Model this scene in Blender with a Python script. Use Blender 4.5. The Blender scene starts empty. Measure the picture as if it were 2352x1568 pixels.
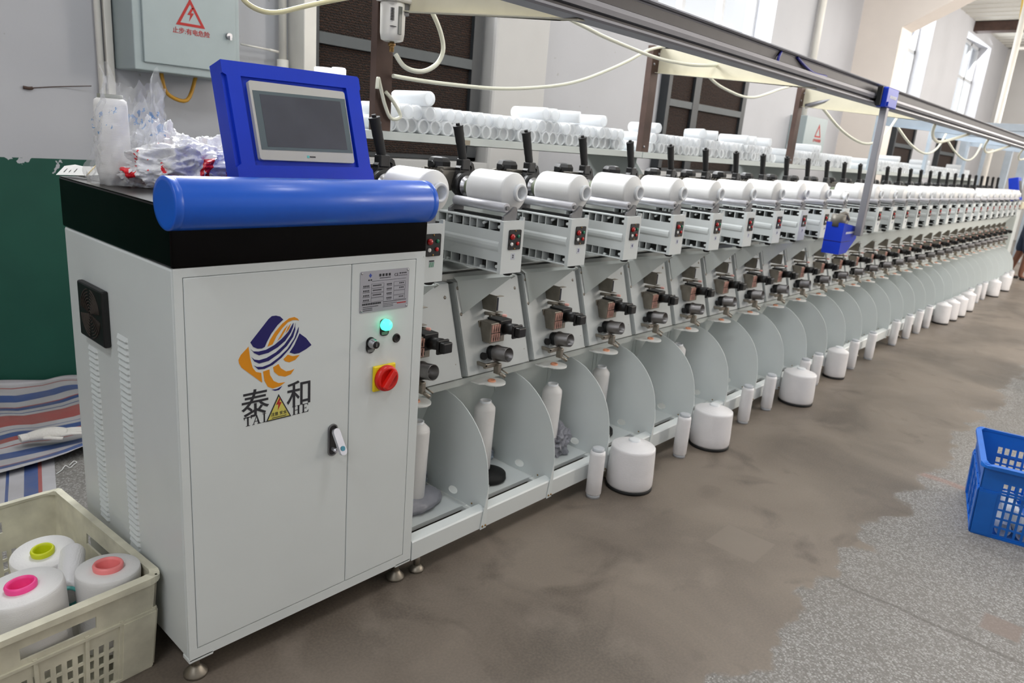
import bpy, bmesh, math, random
from mathutils import Vector, Matrix
from mathutils.geometry import tessellate_polygon
R = math.radians
C = bpy.context.scene.collection
sc = bpy.context.scene
rnd = random.Random(7)
S = 1.35                      # all lengths below are in machine units; the scene is brought to metres at the end
PI = math.pi

# ------------------------------------------------------------------ camera, world, light, exposure
cam = bpy.data.cameras.new('camera'); camo = bpy.data.objects.new('camera', cam); C.objects.link(camo)
YAW, PITCH, ROLL = 0.8533652, -0.2704319, 0.0846391
fw = Vector((math.sin(YAW)*math.cos(PITCH), math.cos(YAW)*math.cos(PITCH), math.sin(PITCH)))
rt = Vector((math.cos(YAW), -math.sin(YAW), 0)); up = rt.cross(fw)
r2 = math.cos(ROLL)*rt + math.sin(ROLL)*up; u2 = -math.sin(ROLL)*rt + math.cos(ROLL)*up
M = Matrix((r2, u2, -fw)).transposed().to_4x4(); M.translation = Vector((-0.54036, -1.26606, 1.13563))
camo.matrix_world = M
cam.sensor_width = 36; cam.lens = 1671.184*36/2352; cam.clip_start = .02; cam.clip_end = 200
cam.dof.use_dof = True; cam.dof.focus_distance = 1.62*S; cam.dof.aperture_fstop = 4.5
sc.camera = camo
w = bpy.data.worlds.new('daylight'); sc.world = w; w.use_nodes = True
bg = w.node_tree.nodes['Background']; bg.inputs[0].default_value = (.93, .965, 1, 1); bg.inputs[1].default_value = 1.12

def area(name, loc, target, sx, sy, power, col):
    l = bpy.data.lights.new(name, 'AREA'); l.shape = 'RECTANGLE'; l.size = sx*S; l.size_y = sy*S
    l.energy = power*S*S; l.color = col
    o = bpy.data.objects.new(name, l); C.objects.link(o); o.location = loc
    o.rotation_euler = (Vector(target)-Vector(loc)).to_track_quat('-Z', 'Y').to_euler(); return o
area('opposite_wall_fill', (4.5, -5.1, 2.6), (4.5, .6, .5), 11, 1.7, 20, (1, .985, .97))  # added fill light before the solid front wall, no window there
area('daylight_left_windows', (-2.5, -1.2, 2.2), (0, .1, .6), 2.6, 1.3, 29, (.94, .965, 1))
for i, lx in enumerate((-1.3, 1.0, 3.3, 5.6, 7.9)):          # ceiling lamps above the aisle
    area('ceiling_lamp_light', (lx, -.62, 3.1), (lx+1.6, -.3, 0), 1.0, .25, (23, 25, 25, 25, 25)[i], (.96, .98, 1))
for wx, wp in ((1.42, 440), (5.56, 240), (10.96, 85), (14.87, 80)):     # sky outside the high windows of the back wall
    area('window_daylight', (wx, 2.45, 2.95), (wx-.2, .3, 1.6), 2.1, 1.5, wp, (.97, .985, 1))
area('far_room_fill', (13.2, -2.5, 3.0), (11, 1.8, 1.2), 6, 1.4, 330, (1, .94, .87))  # added unseen warm light hanging in the far room to brighten it
area('cross_wall_fill', (6.2, -4.9, 2.6), (8.9, 1.8, 2.3), 1.6, 1.4, 210, (1, .92, .84))  # added unseen warm light aimed at the cross wall, without a window
sc.view_settings.view_transform = 'Standard'; sc.view_settings.look = 'None'
sc.view_settings.exposure = -0.14; sc.view_settings.gamma = 1; sc.view_settings.use_curve_mapping = False
cy = sc.cycles
cy.max_bounces = 8; cy.diffuse_bounces = 4; cy.glossy_bounces = 3; cy.transmission_bounces = 6; cy.transparent_max_bounces = 12
cy.caustics_reflective = False; cy.caustics_refractive = False; cy.sample_clamp_indirect = 6
try: cy.use_denoising = True
except Exception: pass

# ------------------------------------------------------------------ materials
def lin(c):
    return tuple(((x/255)/12.92 if x/255 <= .04045 else (((x/255)+.055)/1.055)**2.4) for x in c)+(1,)
def M_(name, col, rough=.5, metal=0, var=.06, vs=14, bump=0, bs=60, spec=.5, alpha=None, trans=0, coat=0, emit=None, sub=0):
    m = bpy.data.materials.new(name); m.use_nodes = True; nt = m.node_tree; b = nt.nodes['Principled BSDF']
    c = lin(col)
    tc = nt.nodes.new('ShaderNodeTexCoord'); n = nt.nodes.new('ShaderNodeTexNoise'); n.inputs['Scale'].default_value = vs/S
    n.inputs['Detail'].default_value = 5
    nt.links.new(tc.outputs['Object'], n.inputs['Vector'])
    rp = nt.nodes.new('ShaderNodeValToRGB'); rp.color_ramp.elements[0].position = .3; rp.color_ramp.elements[1].position = .72
    rp.color_ramp.elements[0].color = tuple(x*(1-var) for x in c[:3])+(1,); rp.color_ramp.elements[1].color = tuple(min(1, x*(1+var*.6)) for x in c[:3])+(1,)
    nt.links.new(n.outputs['Fac'], rp.inputs['Fac']); nt.links.new(rp.outputs['Color'], b.inputs['Base Color'])
    b.inputs['Roughness'].default_value = rough; b.inputs['Metallic'].default_value = metal
    b.inputs['Specular IOR Level'].default_value = spec
    if coat: b.inputs['Coat Weight'].default_value = coat; b.inputs['Coat Roughness'].default_value = .15
    if trans: b.inputs['Transmission Weight'].default_value = trans
    if alpha is not None: b.inputs['Alpha'].default_value = alpha
    if sub: b.inputs['Subsurface Weight'].default_value = sub; b.inputs['Subsurface Radius'].default_value = (.02, .02, .02)
    if emit: b.inputs['Emission Color'].default_value = lin(emit[0]); b.inputs['Emission Strength'].default_value = emit[1]
    if bump:
        n2 = nt.nodes.new('ShaderNodeTexNoise'); n2.inputs['Scale'].default_value = bs/S; n2.inputs['Detail'].default_value = 3
        nt.links.new(tc.outputs['Object'], n2.inputs['Vector'])
        bp = nt.nodes.new('ShaderNodeBump'); bp.inputs['Strength'].default_value = bump; bp.inputs['Distance'].default_value = .004
        nt.links.new(n2.outputs['Fac'], bp.inputs['Height']); nt.links.new(bp.outputs['Normal'], b.inputs['Normal'])
    return m
class NT:                      # small helper for longer node graphs
    def __init__(s, name):
        s.m = bpy.data.materials.new(name); s.m.use_nodes = True; s.nt = s.m.node_tree; s.b = s.nt.nodes['Principled BSDF']
        s.tc = s.nt.nodes.new('ShaderNodeTexCoord').outputs['Object']
    def n(s, t, **k):
        x = s.nt.nodes.new('ShaderNode'+t)
        for a, v in k.items():
            if a in x.inputs: s.set(x.inputs[a], v)
            else: setattr(x, a, v)
        return x
    def set(s, i, v):
        if isinstance(v, bpy.types.NodeSocket): s.nt.links.new(v, i)
        else: i.default_value = v
    def math(s, op, a, b=0, cl=False):
        x = s.nt.nodes.new('ShaderNodeMath'); x.operation = op; x.use_clamp = cl; s.set(x.inputs[0], a); s.set(x.inputs[1], b); return x.outputs[0]
    def mix(s, f, a, b):
        x = s.nt.nodes.new('ShaderNodeMixRGB'); s.set(x.inputs[0], f); s.set(x.inputs[1], a); s.set(x.inputs[2], b); return x.outputs[0]
    def noise(s, sc_, det=4, vec=None, dist=0):
        x = s.n('TexNoise', Scale=sc_/S, Detail=det, Distortion=dist); s.nt.links.new(vec or s.tc, x.inputs['Vector']); return x.outputs['Fac']
    def step(s, v, a, b):
        x = s.nt.nodes.new('ShaderNodeMapRange'); s.set(x.inputs[0], v); x.inputs[1].default_value = a; x.inputs[2].default_value = b; x.clamp = True; return x.outputs[0]
    def xyz(s):
        x = s.n('SeparateXYZ'); s.nt.links.new(s.tc, x.inputs[0]); return x.outputs
    def bump(s, h, st=.3, d=.003):
        x = s.n('Bump'); s.set(x.inputs['Strength'], st); s.set(x.inputs['Distance'], d); s.nt.links.new(h, x.inputs['Height']); s.nt.links.new(x.outputs[0], s.b.inputs['Normal'])

white = M_('white_paint', (214, 219, 219), .38, var=.03, vs=5)
greyw = M_('grey_white_paint', (196, 202, 199), .42, var=.03, vs=6)
platec = M_('separator_paint', (218, 224, 224), .4, var=.03, vs=6)
blackg = M_('black_gloss', (9, 7, 7), .16, var=.3, vs=20, spec=.1)
black = M_('black_plastic', (15, 15, 16), .45, var=.2)
rubber = M_('black_rubber', (14, 14, 15), .7, var=.2)
blue = M_('blue_housing_plastic', (20, 56, 188), .4, var=.05, spec=.3)
blueg = M_('blue_lacquer', (26, 94, 208), .33, var=.04, coat=.15)
deckm = M_('deck_shaded_paint', (160, 164, 162), .45, var=.05, vs=6)  # darker than the frame paint: shade under the boxes is in the colour
slotshadem = M_('slot_shade_dark', (58, 58, 56), .6, var=.2, vs=20)  # shade inside the drive box slots, put into the colour
bezelm = M_('grey_bezel', (186, 184, 178), .4, var=.03)
screenm = M_('screen_dark', (74, 76, 84), .25, var=.16, vs=9)
screenb = M_('screen_border', (92, 104, 108), .25, var=.05)
rollm = M_('roller_aluminium', (192, 192, 198), .5, .6, var=.05, vs=20)
panelm = M_('panel_paint', (184, 189, 189), .42, var=.03, vs=6)
steel = M_('brushed_steel', (178, 178, 182), .3, 1, var=.1, vs=40)
dsteel = M_('dull_steel', (150, 143, 132), .45, .9, var=.2, vs=30)
cupsteel = M_('dark_cup_steel', (128, 126, 126), .38, 1, var=.12, vs=40)
cast = M_('cast_grey', (122, 122, 124), .5, .4, var=.1, vs=40)
alu = M_('aluminium_profile', (140, 140, 146), .5, .75, var=.06, vs=8)
dalu = M_('dark_aluminium_groove', (62, 60, 62), .5, .5, var=.1)
platem = M_('nameplate_metal', (176, 176, 184), .4, .6, var=.06)
ink = M_('dark_ink', (38, 38, 44), .6)
inkr = M_('red_ink', (176, 38, 34), .6, var=.05)
navy = M_('navy_print', (22, 16, 96), .4, var=.05)
orange = M_('orange_print', (222, 142, 10), .4, var=.05)
yellow = M_('yellow_plastic', (236, 208, 20), .4, var=.04)
red = M_('red_plastic', (214, 30, 22), .32, var=.06)
lampred = M_('lamp_red', (176, 6, 10), .15, var=.05, coat=.5)
btng = M_('button_green', (12, 118, 84), .35)
btnw = M_('button_white', (232, 230, 226), .35)
btnr = M_('button_red', (196, 26, 24), .35)
brass = M_('brass_screw', (150, 118, 72), .35, .9)
greenlamp = M_('green_lamp_lit', (60, 255, 190), .3, emit=((70, 255, 190), 2.6))
tube_w = M_('white_plastic_tube', (246, 248, 250), .35, var=.015)
def translucent(m, f, col):
    nt = m.node_tree; b = nt.nodes['Principled BSDF']; t = nt.nodes.new('ShaderNodeBsdfTranslucent'); t.inputs[0].default_value = col
    x = nt.nodes.new('ShaderNodeMixShader'); x.inputs[0].default_value = f
    nt.links.new(b.outputs[0], x.inputs[1]); nt.links.new(t.outputs[0], x.inputs[2]); nt.links.new(x.outputs[0], nt.nodes['Material Output'].inputs[0])
translucent(tube_w, .66, (.96, .97, .98, 1))
ringw = M_('white_tube_ring', (226, 229, 233), .35, var=.03)
copper = M_('copper_ceramic', (208, 160, 146), .5, var=.2, vs=60)
pink = M_('pink_ceramic', (226, 170, 160), .4)
orangec = M_('orange_ceramic', (222, 152, 116), .4, var=.1)
disc_w = M_('white_ceramic_plate', (232, 233, 230), .3, var=.02)
chuckm = M_('grey_green_rubber', (120, 128, 108), .6, var=.08)
motorm = M_('motor_casting', (120, 116, 108), .5, .5, var=.2, vs=25)
rust = M_('rusty_brown_steel', (78, 58, 50), .6, .2, var=.3, vs=12)
cream = M_('cream_paint', (206, 200, 178), .5, var=.06)
galv = M_('pale_blue_steel', (172, 184, 196), .5, var=.1, vs=10)
ebox = M_('grey_green_box_paint', (164, 176, 178), .42, var=.03)
pvc = M_('white_pvc', (224, 221, 214), .4, var=.04)
hosem = M_('white_air_hose', (226, 226, 208), .3, var=.04)
crate_w = M_('dirty_cream_plastic', (212, 208, 188), .55, var=.22, vs=16, bump=.15, bs=40)
crate_b = M_('blue_crate_plastic', (12, 98, 190), .35, var=.08)
pinkt = M_('bright_pink_tube', (250, 72, 150), .4, var=.05)
salmon = M_('salmon_tube', (246, 138, 138), .4, var=.05)
tealt = M_('teal_tube', (96, 186, 182), .4, var=.05)
limet = M_('lime_tube', (206, 214, 24), .4, var=.05)
paper = M_('white_paper', (232, 232, 230), .7, var=.04)
elastic = M_('rubber_band', (206, 174, 78), .6)
cottonm = M_('white_cotton', (220, 216, 210), .9, var=.08, bump=.6, bs=200)
darkframe = M_('dark_grey_frame', (48, 52, 56), .5, var=.15)
barframe = M_('slate_bar', (66, 73, 77), .5, var=.1)
skinm = M_('skin', (118, 78, 60), .55, var=.08)
denim = M_('dark_blue_cloth', (38, 52, 74), .85, var=.12, bump=.3)
shirtm = M_('black_cloth', (22, 22, 28), .85, var=.1, bump=.3)
hairm = M_('black_hair', (14, 12, 12), .5)
winframe = M_('window_frame_paint', (188, 190, 192), .45)
greypl = M_('grey_plastic_film', (150, 150, 158), .35, var=.12, vs=25, bump=.6, bs=30)
foil = M_('crumpled_foil', (176, 186, 200), .25, .8, var=.3, vs=60, bump=1, bs=90)
purple = M_('purple_blue_hose', (40, 44, 140), .4)

def yarn(name, col, scale, axis=2, rough=.42, st=.35):
    g = NT(name); v = g.xyz()
    x = g.n('TexWave', Scale=scale/S, Distortion=5, Detail=3); x.bands_direction = 'XYZ'[axis]; g.nt.links.new(g.tc, x.inputs['Vector'])
    x.inputs['Detail Scale'].default_value = 1.5
    nz = g.noise(26, 4)
    g.set(g.b.inputs['Base Color'], g.mix(nz, lin(tuple(c*.95 for c in col)), lin(col)))
    g.b.inputs['Roughness'].default_value = rough; g.b.inputs['Sheen Weight'].default_value = .2
    g.bump(x.outputs['Fac'], st, .0016); return g.m
yarn_sm = yarn('white_yarn_satin', (236, 236, 236), 300, 1, .36, .05)
yarn_c = yarn('white_yarn_wound', (236, 234, 236), 90, 2, .34, .28)
yarn_f = yarn('white_yarn_fine', (232, 230, 229), 150, 2, .5, .2)

# plastic film
def film(name, col, tr, marks=None):
    g = NT(name); nt = g.nt; b = g.b
    b.inputs['Base Color'].default_value = lin(col); b.inputs['Roughness'].default_value = .12
    nz = g.noise(34, 5, dist=1.5); g.bump(nz, .9, .008)
    base = lin(col)
    if marks:
        mk, sc_, th, xr = marks
        f = g.math('GREATER_THAN', g.noise(sc_, 3, dist=.8), th)
        xs = g.xyz()
        if xr:
            zz = g.math('ADD', xs[2], g.math('MULTIPLY', g.math('SUBTRACT', g.noise(30, 2), .5), .09*S))
            f = g.math('MULTIPLY', f, g.math('MULTIPLY', g.math('GREATER_THAN', zz, xr[0]*S), g.math('LESS_THAN', zz, xr[1]*S)))
        g.set(b.inputs['Base Color'], g.mix(f, base, lin(mk)))
        fac = g.math('MAXIMUM', f, tr)
    else: fac = tr
    if marks and tr < .5: fac = g.math('MINIMUM', fac, .62)
    t = nt.nodes.new('ShaderNodeBsdfTransparent'); mx = nt.nodes.new('ShaderNodeMixShader'); out = nt.nodes['Material Output']
    g.set(mx.inputs[0], fac); nt.links.new(t.outputs[0], mx.inputs[1]); nt.links.new(b.outputs[0], mx.inputs[2]); nt.links.new(mx.outputs[0], out.inputs[0])
    return g.m
clear_film = film('clear_film', (225, 226, 228), .24, ((90, 150, 208), 48, .60, (.105, .15)))
milk_film = film('milky_film', (232, 232, 234), .84, ((214, 26, 40), 17, .60, None))
white_film = film('white_film', (232, 232, 234), .8)

# floor: brown worn screed in front of the machine, exposed terrazzo beyond
g = NT('floor_screed_and_terrazzo'); v = g.xyz()
big = g.noise(1.6, 5, dist=.6); mid = g.noise(7, 5); edge = g.noise(5.5, 5)
brown = g.mix(g.step(big, .36, .62), lin((88, 80, 72)), lin((120, 110, 100)))
brown = g.mix(g.math('MULTIPLY', g.step(mid, .55, .75), .45), brown, lin((132, 122, 112)))
stain = g.step(g.noise(3.1, 4, dist=1.4), .58, .70); brown = g.mix(g.math('MULTIPLY', stain, .55), brown, lin((70, 62, 55)))
vor = g.n('TexVoronoi', Scale=190/S); g.nt.links.new(g.tc, vor.inputs['Vector'])
vg = g.n('RGBToBW'); g.nt.links.new(vor.outputs['Color'], vg.inputs[0])
terr = g.mix(g.step(vg.outputs[0], .2, .85), lin((104, 101, 97)), lin((158, 156, 153)))
terr = g.mix(g.step(vor.outputs['Distance'], .42, .75), terr, lin((112, 108, 104)))
terr = g.mix(g.math('MULTIPLY', g.step(big, .45, .7), .3), terr, lin((120, 114, 108)))
yy = g.math('ADD', v[1], g.math('MULTIPLY', g.math('SUBTRACT', edge, .5), .34*S))
front = g.step(yy, -.765*S, -.785*S)
backm = g.step(yy, .62*S, .66*S)
mask = g.math('MAXIMUM', front, backm)
def near(val, t, wd, sh=.4): return g.step(g.math('ABSOLUTE', g.math('SUBTRACT', val, t*S)), wd*S, wd*sh*S)
wob = g.math('ADD', v[0], g.math('MULTIPLY', g.math('SUBTRACT', mid, .5), .05*S))
joint = near(wob, 1.49, .008)
pebb = near(wob, 2.55, .03)
terr = g.mix(g.math('MULTIPLY', pebb, .45), terr, lin((150, 110, 98)))
terr = g.mix(g.math('MULTIPLY', joint, .6), terr, lin((84, 78, 74)))
patch = g.math('MULTIPLY', near(v[0], 1.468, .08, .95), near(v[1], -.513, .08, .95))
p2 = g.math('MULTIPLY', near(v[0], 1.62, .05, .8), near(v[1], -1.18, .05, .8))
brown = g.mix(g.math('MULTIPLY', g.step(g.noise(160, 3), .35, .75), .22), brown, lin((150, 136, 122)))
brown = g.mix(g.math('MULTIPLY', patch, .8), brown, lin((124, 114, 104)))
terr = g.mix(g.math('MULTIPLY', p2, .8), terr, lin((122, 108, 100)))
g.set(g.b.inputs['Base Color'], g.mix(mask, brown, terr))
g.set(g.b.inputs['Roughness'], g.step(g.math('ADD', g.math('MULTIPLY', mid, .3), g.math('MULTIPLY', mask, .25)), -.5, 1.0))
g.bump(g.math('ADD', g.math('MULTIPLY', vor.outputs['Distance'], g.math('MULTIPLY', mask, -1)), g.math('MULTIPLY', mid, .2)), .35, .003)
floorm = g.m

# wall: white plaster over a peeling green dado
g = NT('wall_plaster_green_dado'); v = g.xyz()
n1 = g.noise(2.2, 5); n2 = g.noise(18, 5, dist=.5); n3 = g.noise(5, 4)
wc = g.mix(n1, lin((174, 175, 180)), lin((188, 189, 194)))
spots = g.step(g.noise(22, 3), .70, .74); wc = g.mix(g.math('MULTIPLY', spots, .5), wc, lin((140, 134, 128)))
gc = g.mix(n3, lin((12, 70, 58)), lin((22, 86, 70)))
gc = g.mix(g.step(g.noise(12, 4), .74, .77), gc, lin((196, 188, 176)))
lim = g.math('ADD', .892*S, g.math('MULTIPLY', g.math('MINIMUM', g.math('MULTIPLY', g.math('SUBTRACT', n2, .62), -1), .06), .42*S))
gm = g.math('MULTIPLY', g.math('LESS_THAN', v[2], lim), g.math('LESS_THAN', v[0], 1.4*S))
g.set(g.b.inputs['Base Color'], g.mix(gm, wc, gc)); g.b.inputs['Roughness'].default_value = .62
g.bump(n2, .08, .004); wallm = g.m
plaster = M_('plaster_white', (196, 195, 194), .7, var=.04, vs=3, bump=.05, bs=12)
plaster_lit = M_('plaster_warm_lit', (234, 225, 217), .7, var=.04, vs=3, bump=.05, bs=12)  # the same plaster with warm bright light put into its colour
ceilm = M_('ceiling_panels', (224, 222, 214), .7, var=.05, vs=2)

# cooling pad: brown corrugated cardboard
g = NT('brown_corrugated_pad'); x = g.n('TexWave', Scale=26/S, Distortion=5, Detail=1); x.bands_direction = 'Z'; g.nt.links.new(g.tc, x.inputs['Vector'])
x.inputs['Detail Scale'].default_value = 3.2
g.set(g.b.inputs['Base Color'], g.mix(g.step(x.outputs['Fac'], .45, .95), lin((19, 13, 11)), lin((62, 37, 22)))); g.b.inputs['Roughness'].default_value = .85
g.bump(x.outputs['Fac'], .8, .01); padm = g.m

# tarp
def tarpmat(name, axis, off):
    g = NT(name); v = g.xyz(); t = g.math('FRACT', g.math('ADD', g.math('DIVIDE', v[axis], .52*S), off))
    rp = g.n('ValToRGB'); cr = rp.color_ramp; cr.interpolation = 'CONSTANT'
    W, Bl, Rd = lin((178, 176, 180)), lin((66, 86, 136)), lin((158, 86, 84))
    st = [(0, Rd), (.10, W), (.15, Bl), (.165, W), (.24, Bl), (.31, Rd), (.33, W), (.43, Bl), (.52, W), (.60, Rd), (.61, W), (.67, Rd), (.74, Bl), (.82, W), (.86, Bl), (.87, W), (.93, Rd)]
    cr.elements[0].position = 0; cr.elements[0].color = st[0][1]; cr.elements[1].position = st[1][0]; cr.elements[1].color = st[1][1]
    for p, c in st[2:]: e = cr.elements.new(p); e.color = c
    g.nt.links.new(t, rp.inputs[0]); d = g.noise(9, 5)
    g.set(g.b.inputs['Base Color'], g.mix(g.math('MULTIPLY', g.step(d, .4, .75), .35), rp.outputs[0], lin((130, 122, 116)))); g.b.inputs['Roughness'].default_value = .5
    g.bump(g.noise(60, 3), .3, .002); return g.m
tarp_a = tarpmat('striped_tarp', 1, .12); tarp_b = tarpmat('striped_tarp_underlay', 0, .4)

# window glass, thin
g = NT('window_glass'); nt = g.nt; t = nt.nodes.new('ShaderNodeBsdfTransparent'); gl = nt.nodes.new('ShaderNodeBsdfGlossy'); gl.inputs['Roughness'].default_value = .05
mx = nt.nodes.new('ShaderNodeMixShader'); mx.inputs[0].default_value = .03
nt.links.new(t.outputs[0], mx.inputs[1]); nt.links.new(gl.outputs[0], mx.inputs[2]); nt.links.new(mx.outputs[0], nt.nodes['Material Output'].inputs[0]); glass = g.m

# ------------------------------------------------------------------ mesh helpers
class MB:
    def __init__(s): s.v = []; s.f = []; s.sm = []; s.mi = []
    def add(s, vs, fs, smooth=False, m=0):
        b = len(s.v); s.v += [tuple(p) for p in vs]
        for i, f in enumerate(fs):
            s.f.append(tuple(b+k for k in f)); s.sm.append(smooth if isinstance(smooth, bool) else smooth[i]); s.mi.append(m)
        return s
    def box(s, x0, x1, y0, y1, z0, z1, bev=0, m=0, rot=None):
        bm = bmesh.new(); bmesh.ops.create_cube(bm, size=1)
        for q in bm.verts: q.co = Vector((x0+(q.co.x+.5)*(x1-x0), y0+(q.co.y+.5)*(y1-y0), z0+(q.co.z+.5)*(z1-z0)))
        if bev: bmesh.ops.bevel(bm, geom=list(bm.edges), offset=bev, segments=2, affect='EDGES', profile=.5)
        bm.verts.index_update()
        vs = [q.co.copy() for q in bm.verts]; fs = [[q.index for q in f.verts] for f in bm.faces]; bm.free()
        if rot: vs = [rot @ q for q in vs]
        return s.add(vs, fs, False, m)
    def prism(s, poly, ax, a, b, m=0, holes=(), smooth=False):
        """poly in the two other axes (in x,y,z order), extruded along axis ax from a to b"""
        def P(p, t): q = list(p); q.insert('xyz'.index(ax), t); return tuple(q)
        loops = [list(poly)]+[list(h) for h in holes]; flat = [p for l in loops for p in l]; n = len(flat)
        vs = [P(p, a) for p in flat]+[P(p, b) for p in flat]; fs = []; sm = []
        if holes or len(poly) > 4:
            tr = tessellate_polygon([[Vector((p[0], p[1], 0)) for p in l] for l in loops])
            for t in tr: fs += [tuple(t), tuple(n+k for k in reversed(t))]; sm += [False]*2
        else: fs += [tuple(range(n)), tuple(range(2*n-1, n-1, -1))]; sm += [False]*2
        o = 0
        for l in loops:
            k = len(l)
            for i in range(k): j = (i+1) % k; fs.append((o+i, o+j, n+o+j, n+o+i)); sm.append(smooth)
            o += k
        return s.add(vs, fs, sm, m)
    def lathe(s, prof, org=(0, 0, 0), d=(0, 0, 1), n=24, m=0, cap=True, a0=0, a1=2*PI, flat=()):
        d = Vector(d).normalized(); a = Vector((1, 0, 0)) if abs(d.x) < .9 else Vector((0, 1, 0)); e1 = d.cross(a).normalized(); e2 = d.cross(e1); o = Vector(org)
        full = abs(a1-a0-2*PI) < 1e-6; k = n if full else n+1; vs = []
        for r_, h in prof:
            for i in range(k): t = a0+(a1-a0)*i/n; vs.append(o+d*h+(e1*math.cos(t)+e2*math.sin(t))*r_)
        fs = []; sm = []
        for j in range(len(prof)-1):
            for i in range(n if full else n): i2 = (i+1) % k; fs.append((j*k+i, j*k+i2, (j+1)*k+i2, (j+1)*k+i)); sm.append(j not in flat)
        if cap:
            if prof[0][0] > 1e-6: fs.append(tuple(range(k-1, -1, -1))); sm.append(False)
            if prof[-1][0] > 1e-6: fs.append(tuple((len(prof)-1)*k+i for i in range(k))); sm.append(False)
        return s.add(vs, fs, sm, m)
    def lathes(s, segs, **k):
        for q in segs: s.lathe(q, cap=False, **k)
        return s
    def cyl(s, p0, p1, r0, r1=None, n=20, m=0, bev=0):
        p0 = Vector(p0); p1 = Vector(p1); L = (p1-p0).length; r1 = r0 if r1 is None else r1
        pr = [(r0, 0), (r1, L)] if not bev else [(r0-bev, 0), (r0-bev*.3, bev*.3), (r0, bev), (r1, L-bev), (r1-bev*.3, L-bev*.3), (r1-bev, L)]
        return s.lathe(pr, p0, p1-p0, n, m)
    def tube(s, pts, r, n=8, m=0, k=5, closed=False, smoothp=True):
        P = [Vector(p) for p in pts]
        if smoothp and len(P) > 2:
            Q = []
            for i in range(len(P)-1):
                p0 = P[max(i-1, 0)]; p1 = P[i]; p2 = P[i+1]; p3 = P[min(i+2, len(P)-1)]
                for j in range(k):
                    t = j/k; Q.append(.5*((2*p1)+(p2-p0)*t+(2*p0-5*p1+4*p2-p3)*t*t+(3*p1-p0-3*p2+p3)*t**3))
            Q.append(P[-1]); P = Q
        rs = r if callable(r) else (lambda t: r)
        vs = []; nrm = None
        for i, p in enumerate(P):
            t = (P[min(i+1, len(P)-1)]-P[max(i-1, 0)]).normalized()
            if nrm is None: nrm = t.orthogonal().normalized()
            nrm = (nrm-t*nrm.dot(t)).normalized(); b = t.cross(nrm)
            rr = rs(i/max(1, len(P)-1))
            for j in range(n): a = 2*PI*j/n; vs.append(p+(nrm*math.cos(a)+b*math.sin(a))*rr)
        fs = [(i*n+j, i*n+(j+1) % n, (i+1)*n+(j+1) % n, (i+1)*n+j) for i in range(len(P)-1) for j in range(n)]
        sm = [True]*len(fs)
        fs += [tuple(range(n-1, -1, -1)), tuple((len(P)-1)*n+j for j in range(n))]; sm += [False]*2
        return s.add(vs, fs, sm, m)
    def grid(s, fn, nu, nv, m=0, thick=0):
        vs = [fn(i/nu, j/nv) for j in range(nv+1) for i in range(nu+1)]
        fs = [(j*(nu+1)+i, j*(nu+1)+i+1, (j+1)*(nu+1)+i+1, (j+1)*(nu+1)+i) for j in range(nv) for i in range(nu)]
        return s.add(vs, fs, True, m)
    def quadplate(s, pts, th, m=0):
        """thin plate through planar points, thickened along its normal"""
        P = [Vector(p) for p in pts]; nr = (P[1]-P[0]).cross(P[2]-P[0]).normalized()*th; n = len(P)
        fs = [tuple(range(n)), tuple(range(2*n-1, n-1, -1))]+[(i, (i+1) % n, n+(i+1) % n, n+i) for i in range(n)]
        return s.add(P+[p-nr for p in P], fs, False, m)
    def build(s, name, mats, parent=None, at=(0, 0, 0)):
        me = bpy.data.meshes.new(name); o3 = Vector(at)
        me.from_pydata([tuple(Vector(p)-o3) for p in s.v], [], s.f)
        for p, a, b in zip(me.polygons, s.sm, s.mi): p.use_smooth = a; p.material_index = b
        for m in (mats if isinstance(mats, (list, tuple)) else [mats]): me.materials.append(m)
        bm = bmesh.new(); bm.from_mesh(me); bmesh.ops.recalc_face_normals(bm, faces=bm.faces); bm.to_mesh(me); bm.free()
        o = bpy.data.objects.new(name, me); C.objects.link(o); o.location = at
        if parent: o.parent = parent
        return o
def tag(o, label, cat, group=None, kind=None):
    o['label'] = label; o['category'] = cat
    if group: o['group'] = group
    if kind: o['kind'] = kind
    return o
def thing(name, loc, label, cat, group=None, rz=0):
    o = bpy.data.objects.new(name, None); C.objects.link(o); o.empty_display_size = .05; o.location = loc; o.rotation_euler = (0, 0, rz)
    return tag(o, label, cat, group)
def struct(o): o['kind'] = 'structure'; return o
def dup(root, loc, label, rot=None):
    kids = KIDS.get(root.name) or [(c, list(c.children)) for c in root.children]; KIDS[root.name] = kids
    r = root.copy(); C.objects.link(r); r.location = loc; r['label'] = label
    if rot is not None: r.rotation_euler = rot
    for c, gs in kids:
        c2 = c.copy(); C.objects.link(c2); c2.parent = r
        for g_ in gs: g2 = g_.copy(); C.objects.link(g2); g2.parent = c2
    return r
KIDS = {}
def text_mesh(body, size, off=.0, extrude=.0004, spacing=1):
    cu = bpy.data.curves.new('lettering', 'FONT'); cu.body = body; cu.size = size; cu.align_x = 'CENTER'; cu.align_y = 'CENTER'; cu.extrude = extrude; cu.offset = off; cu.space_character = spacing
    cu.resolution_u = 4
    o = bpy.data.objects.new('lettering', cu); C.objects.link(o); dg = bpy.context.evaluated_depsgraph_get(); dg.update()
    me = bpy.data.meshes.new_from_object(o.evaluated_get(dg)); vs = [v.co.copy() for v in me.vertices]; fs = [tuple(p.vertices) for p in me.polygons]
    bpy.data.objects.remove(o); bpy.data.meshes.remove(me); return vs, fs
def add_text(mb, body, size, fn, m=0, off=0, spacing=1):
    vs, fs = text_mesh(body, size, off, spacing=spacing); mb.add([fn(p) for p in vs], fs, False, m)
def front(x, y, z):           # text facing -Y at (x,y,z)
    return lambda p: (x+p.x, y-p.z, z+p.y)
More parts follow.
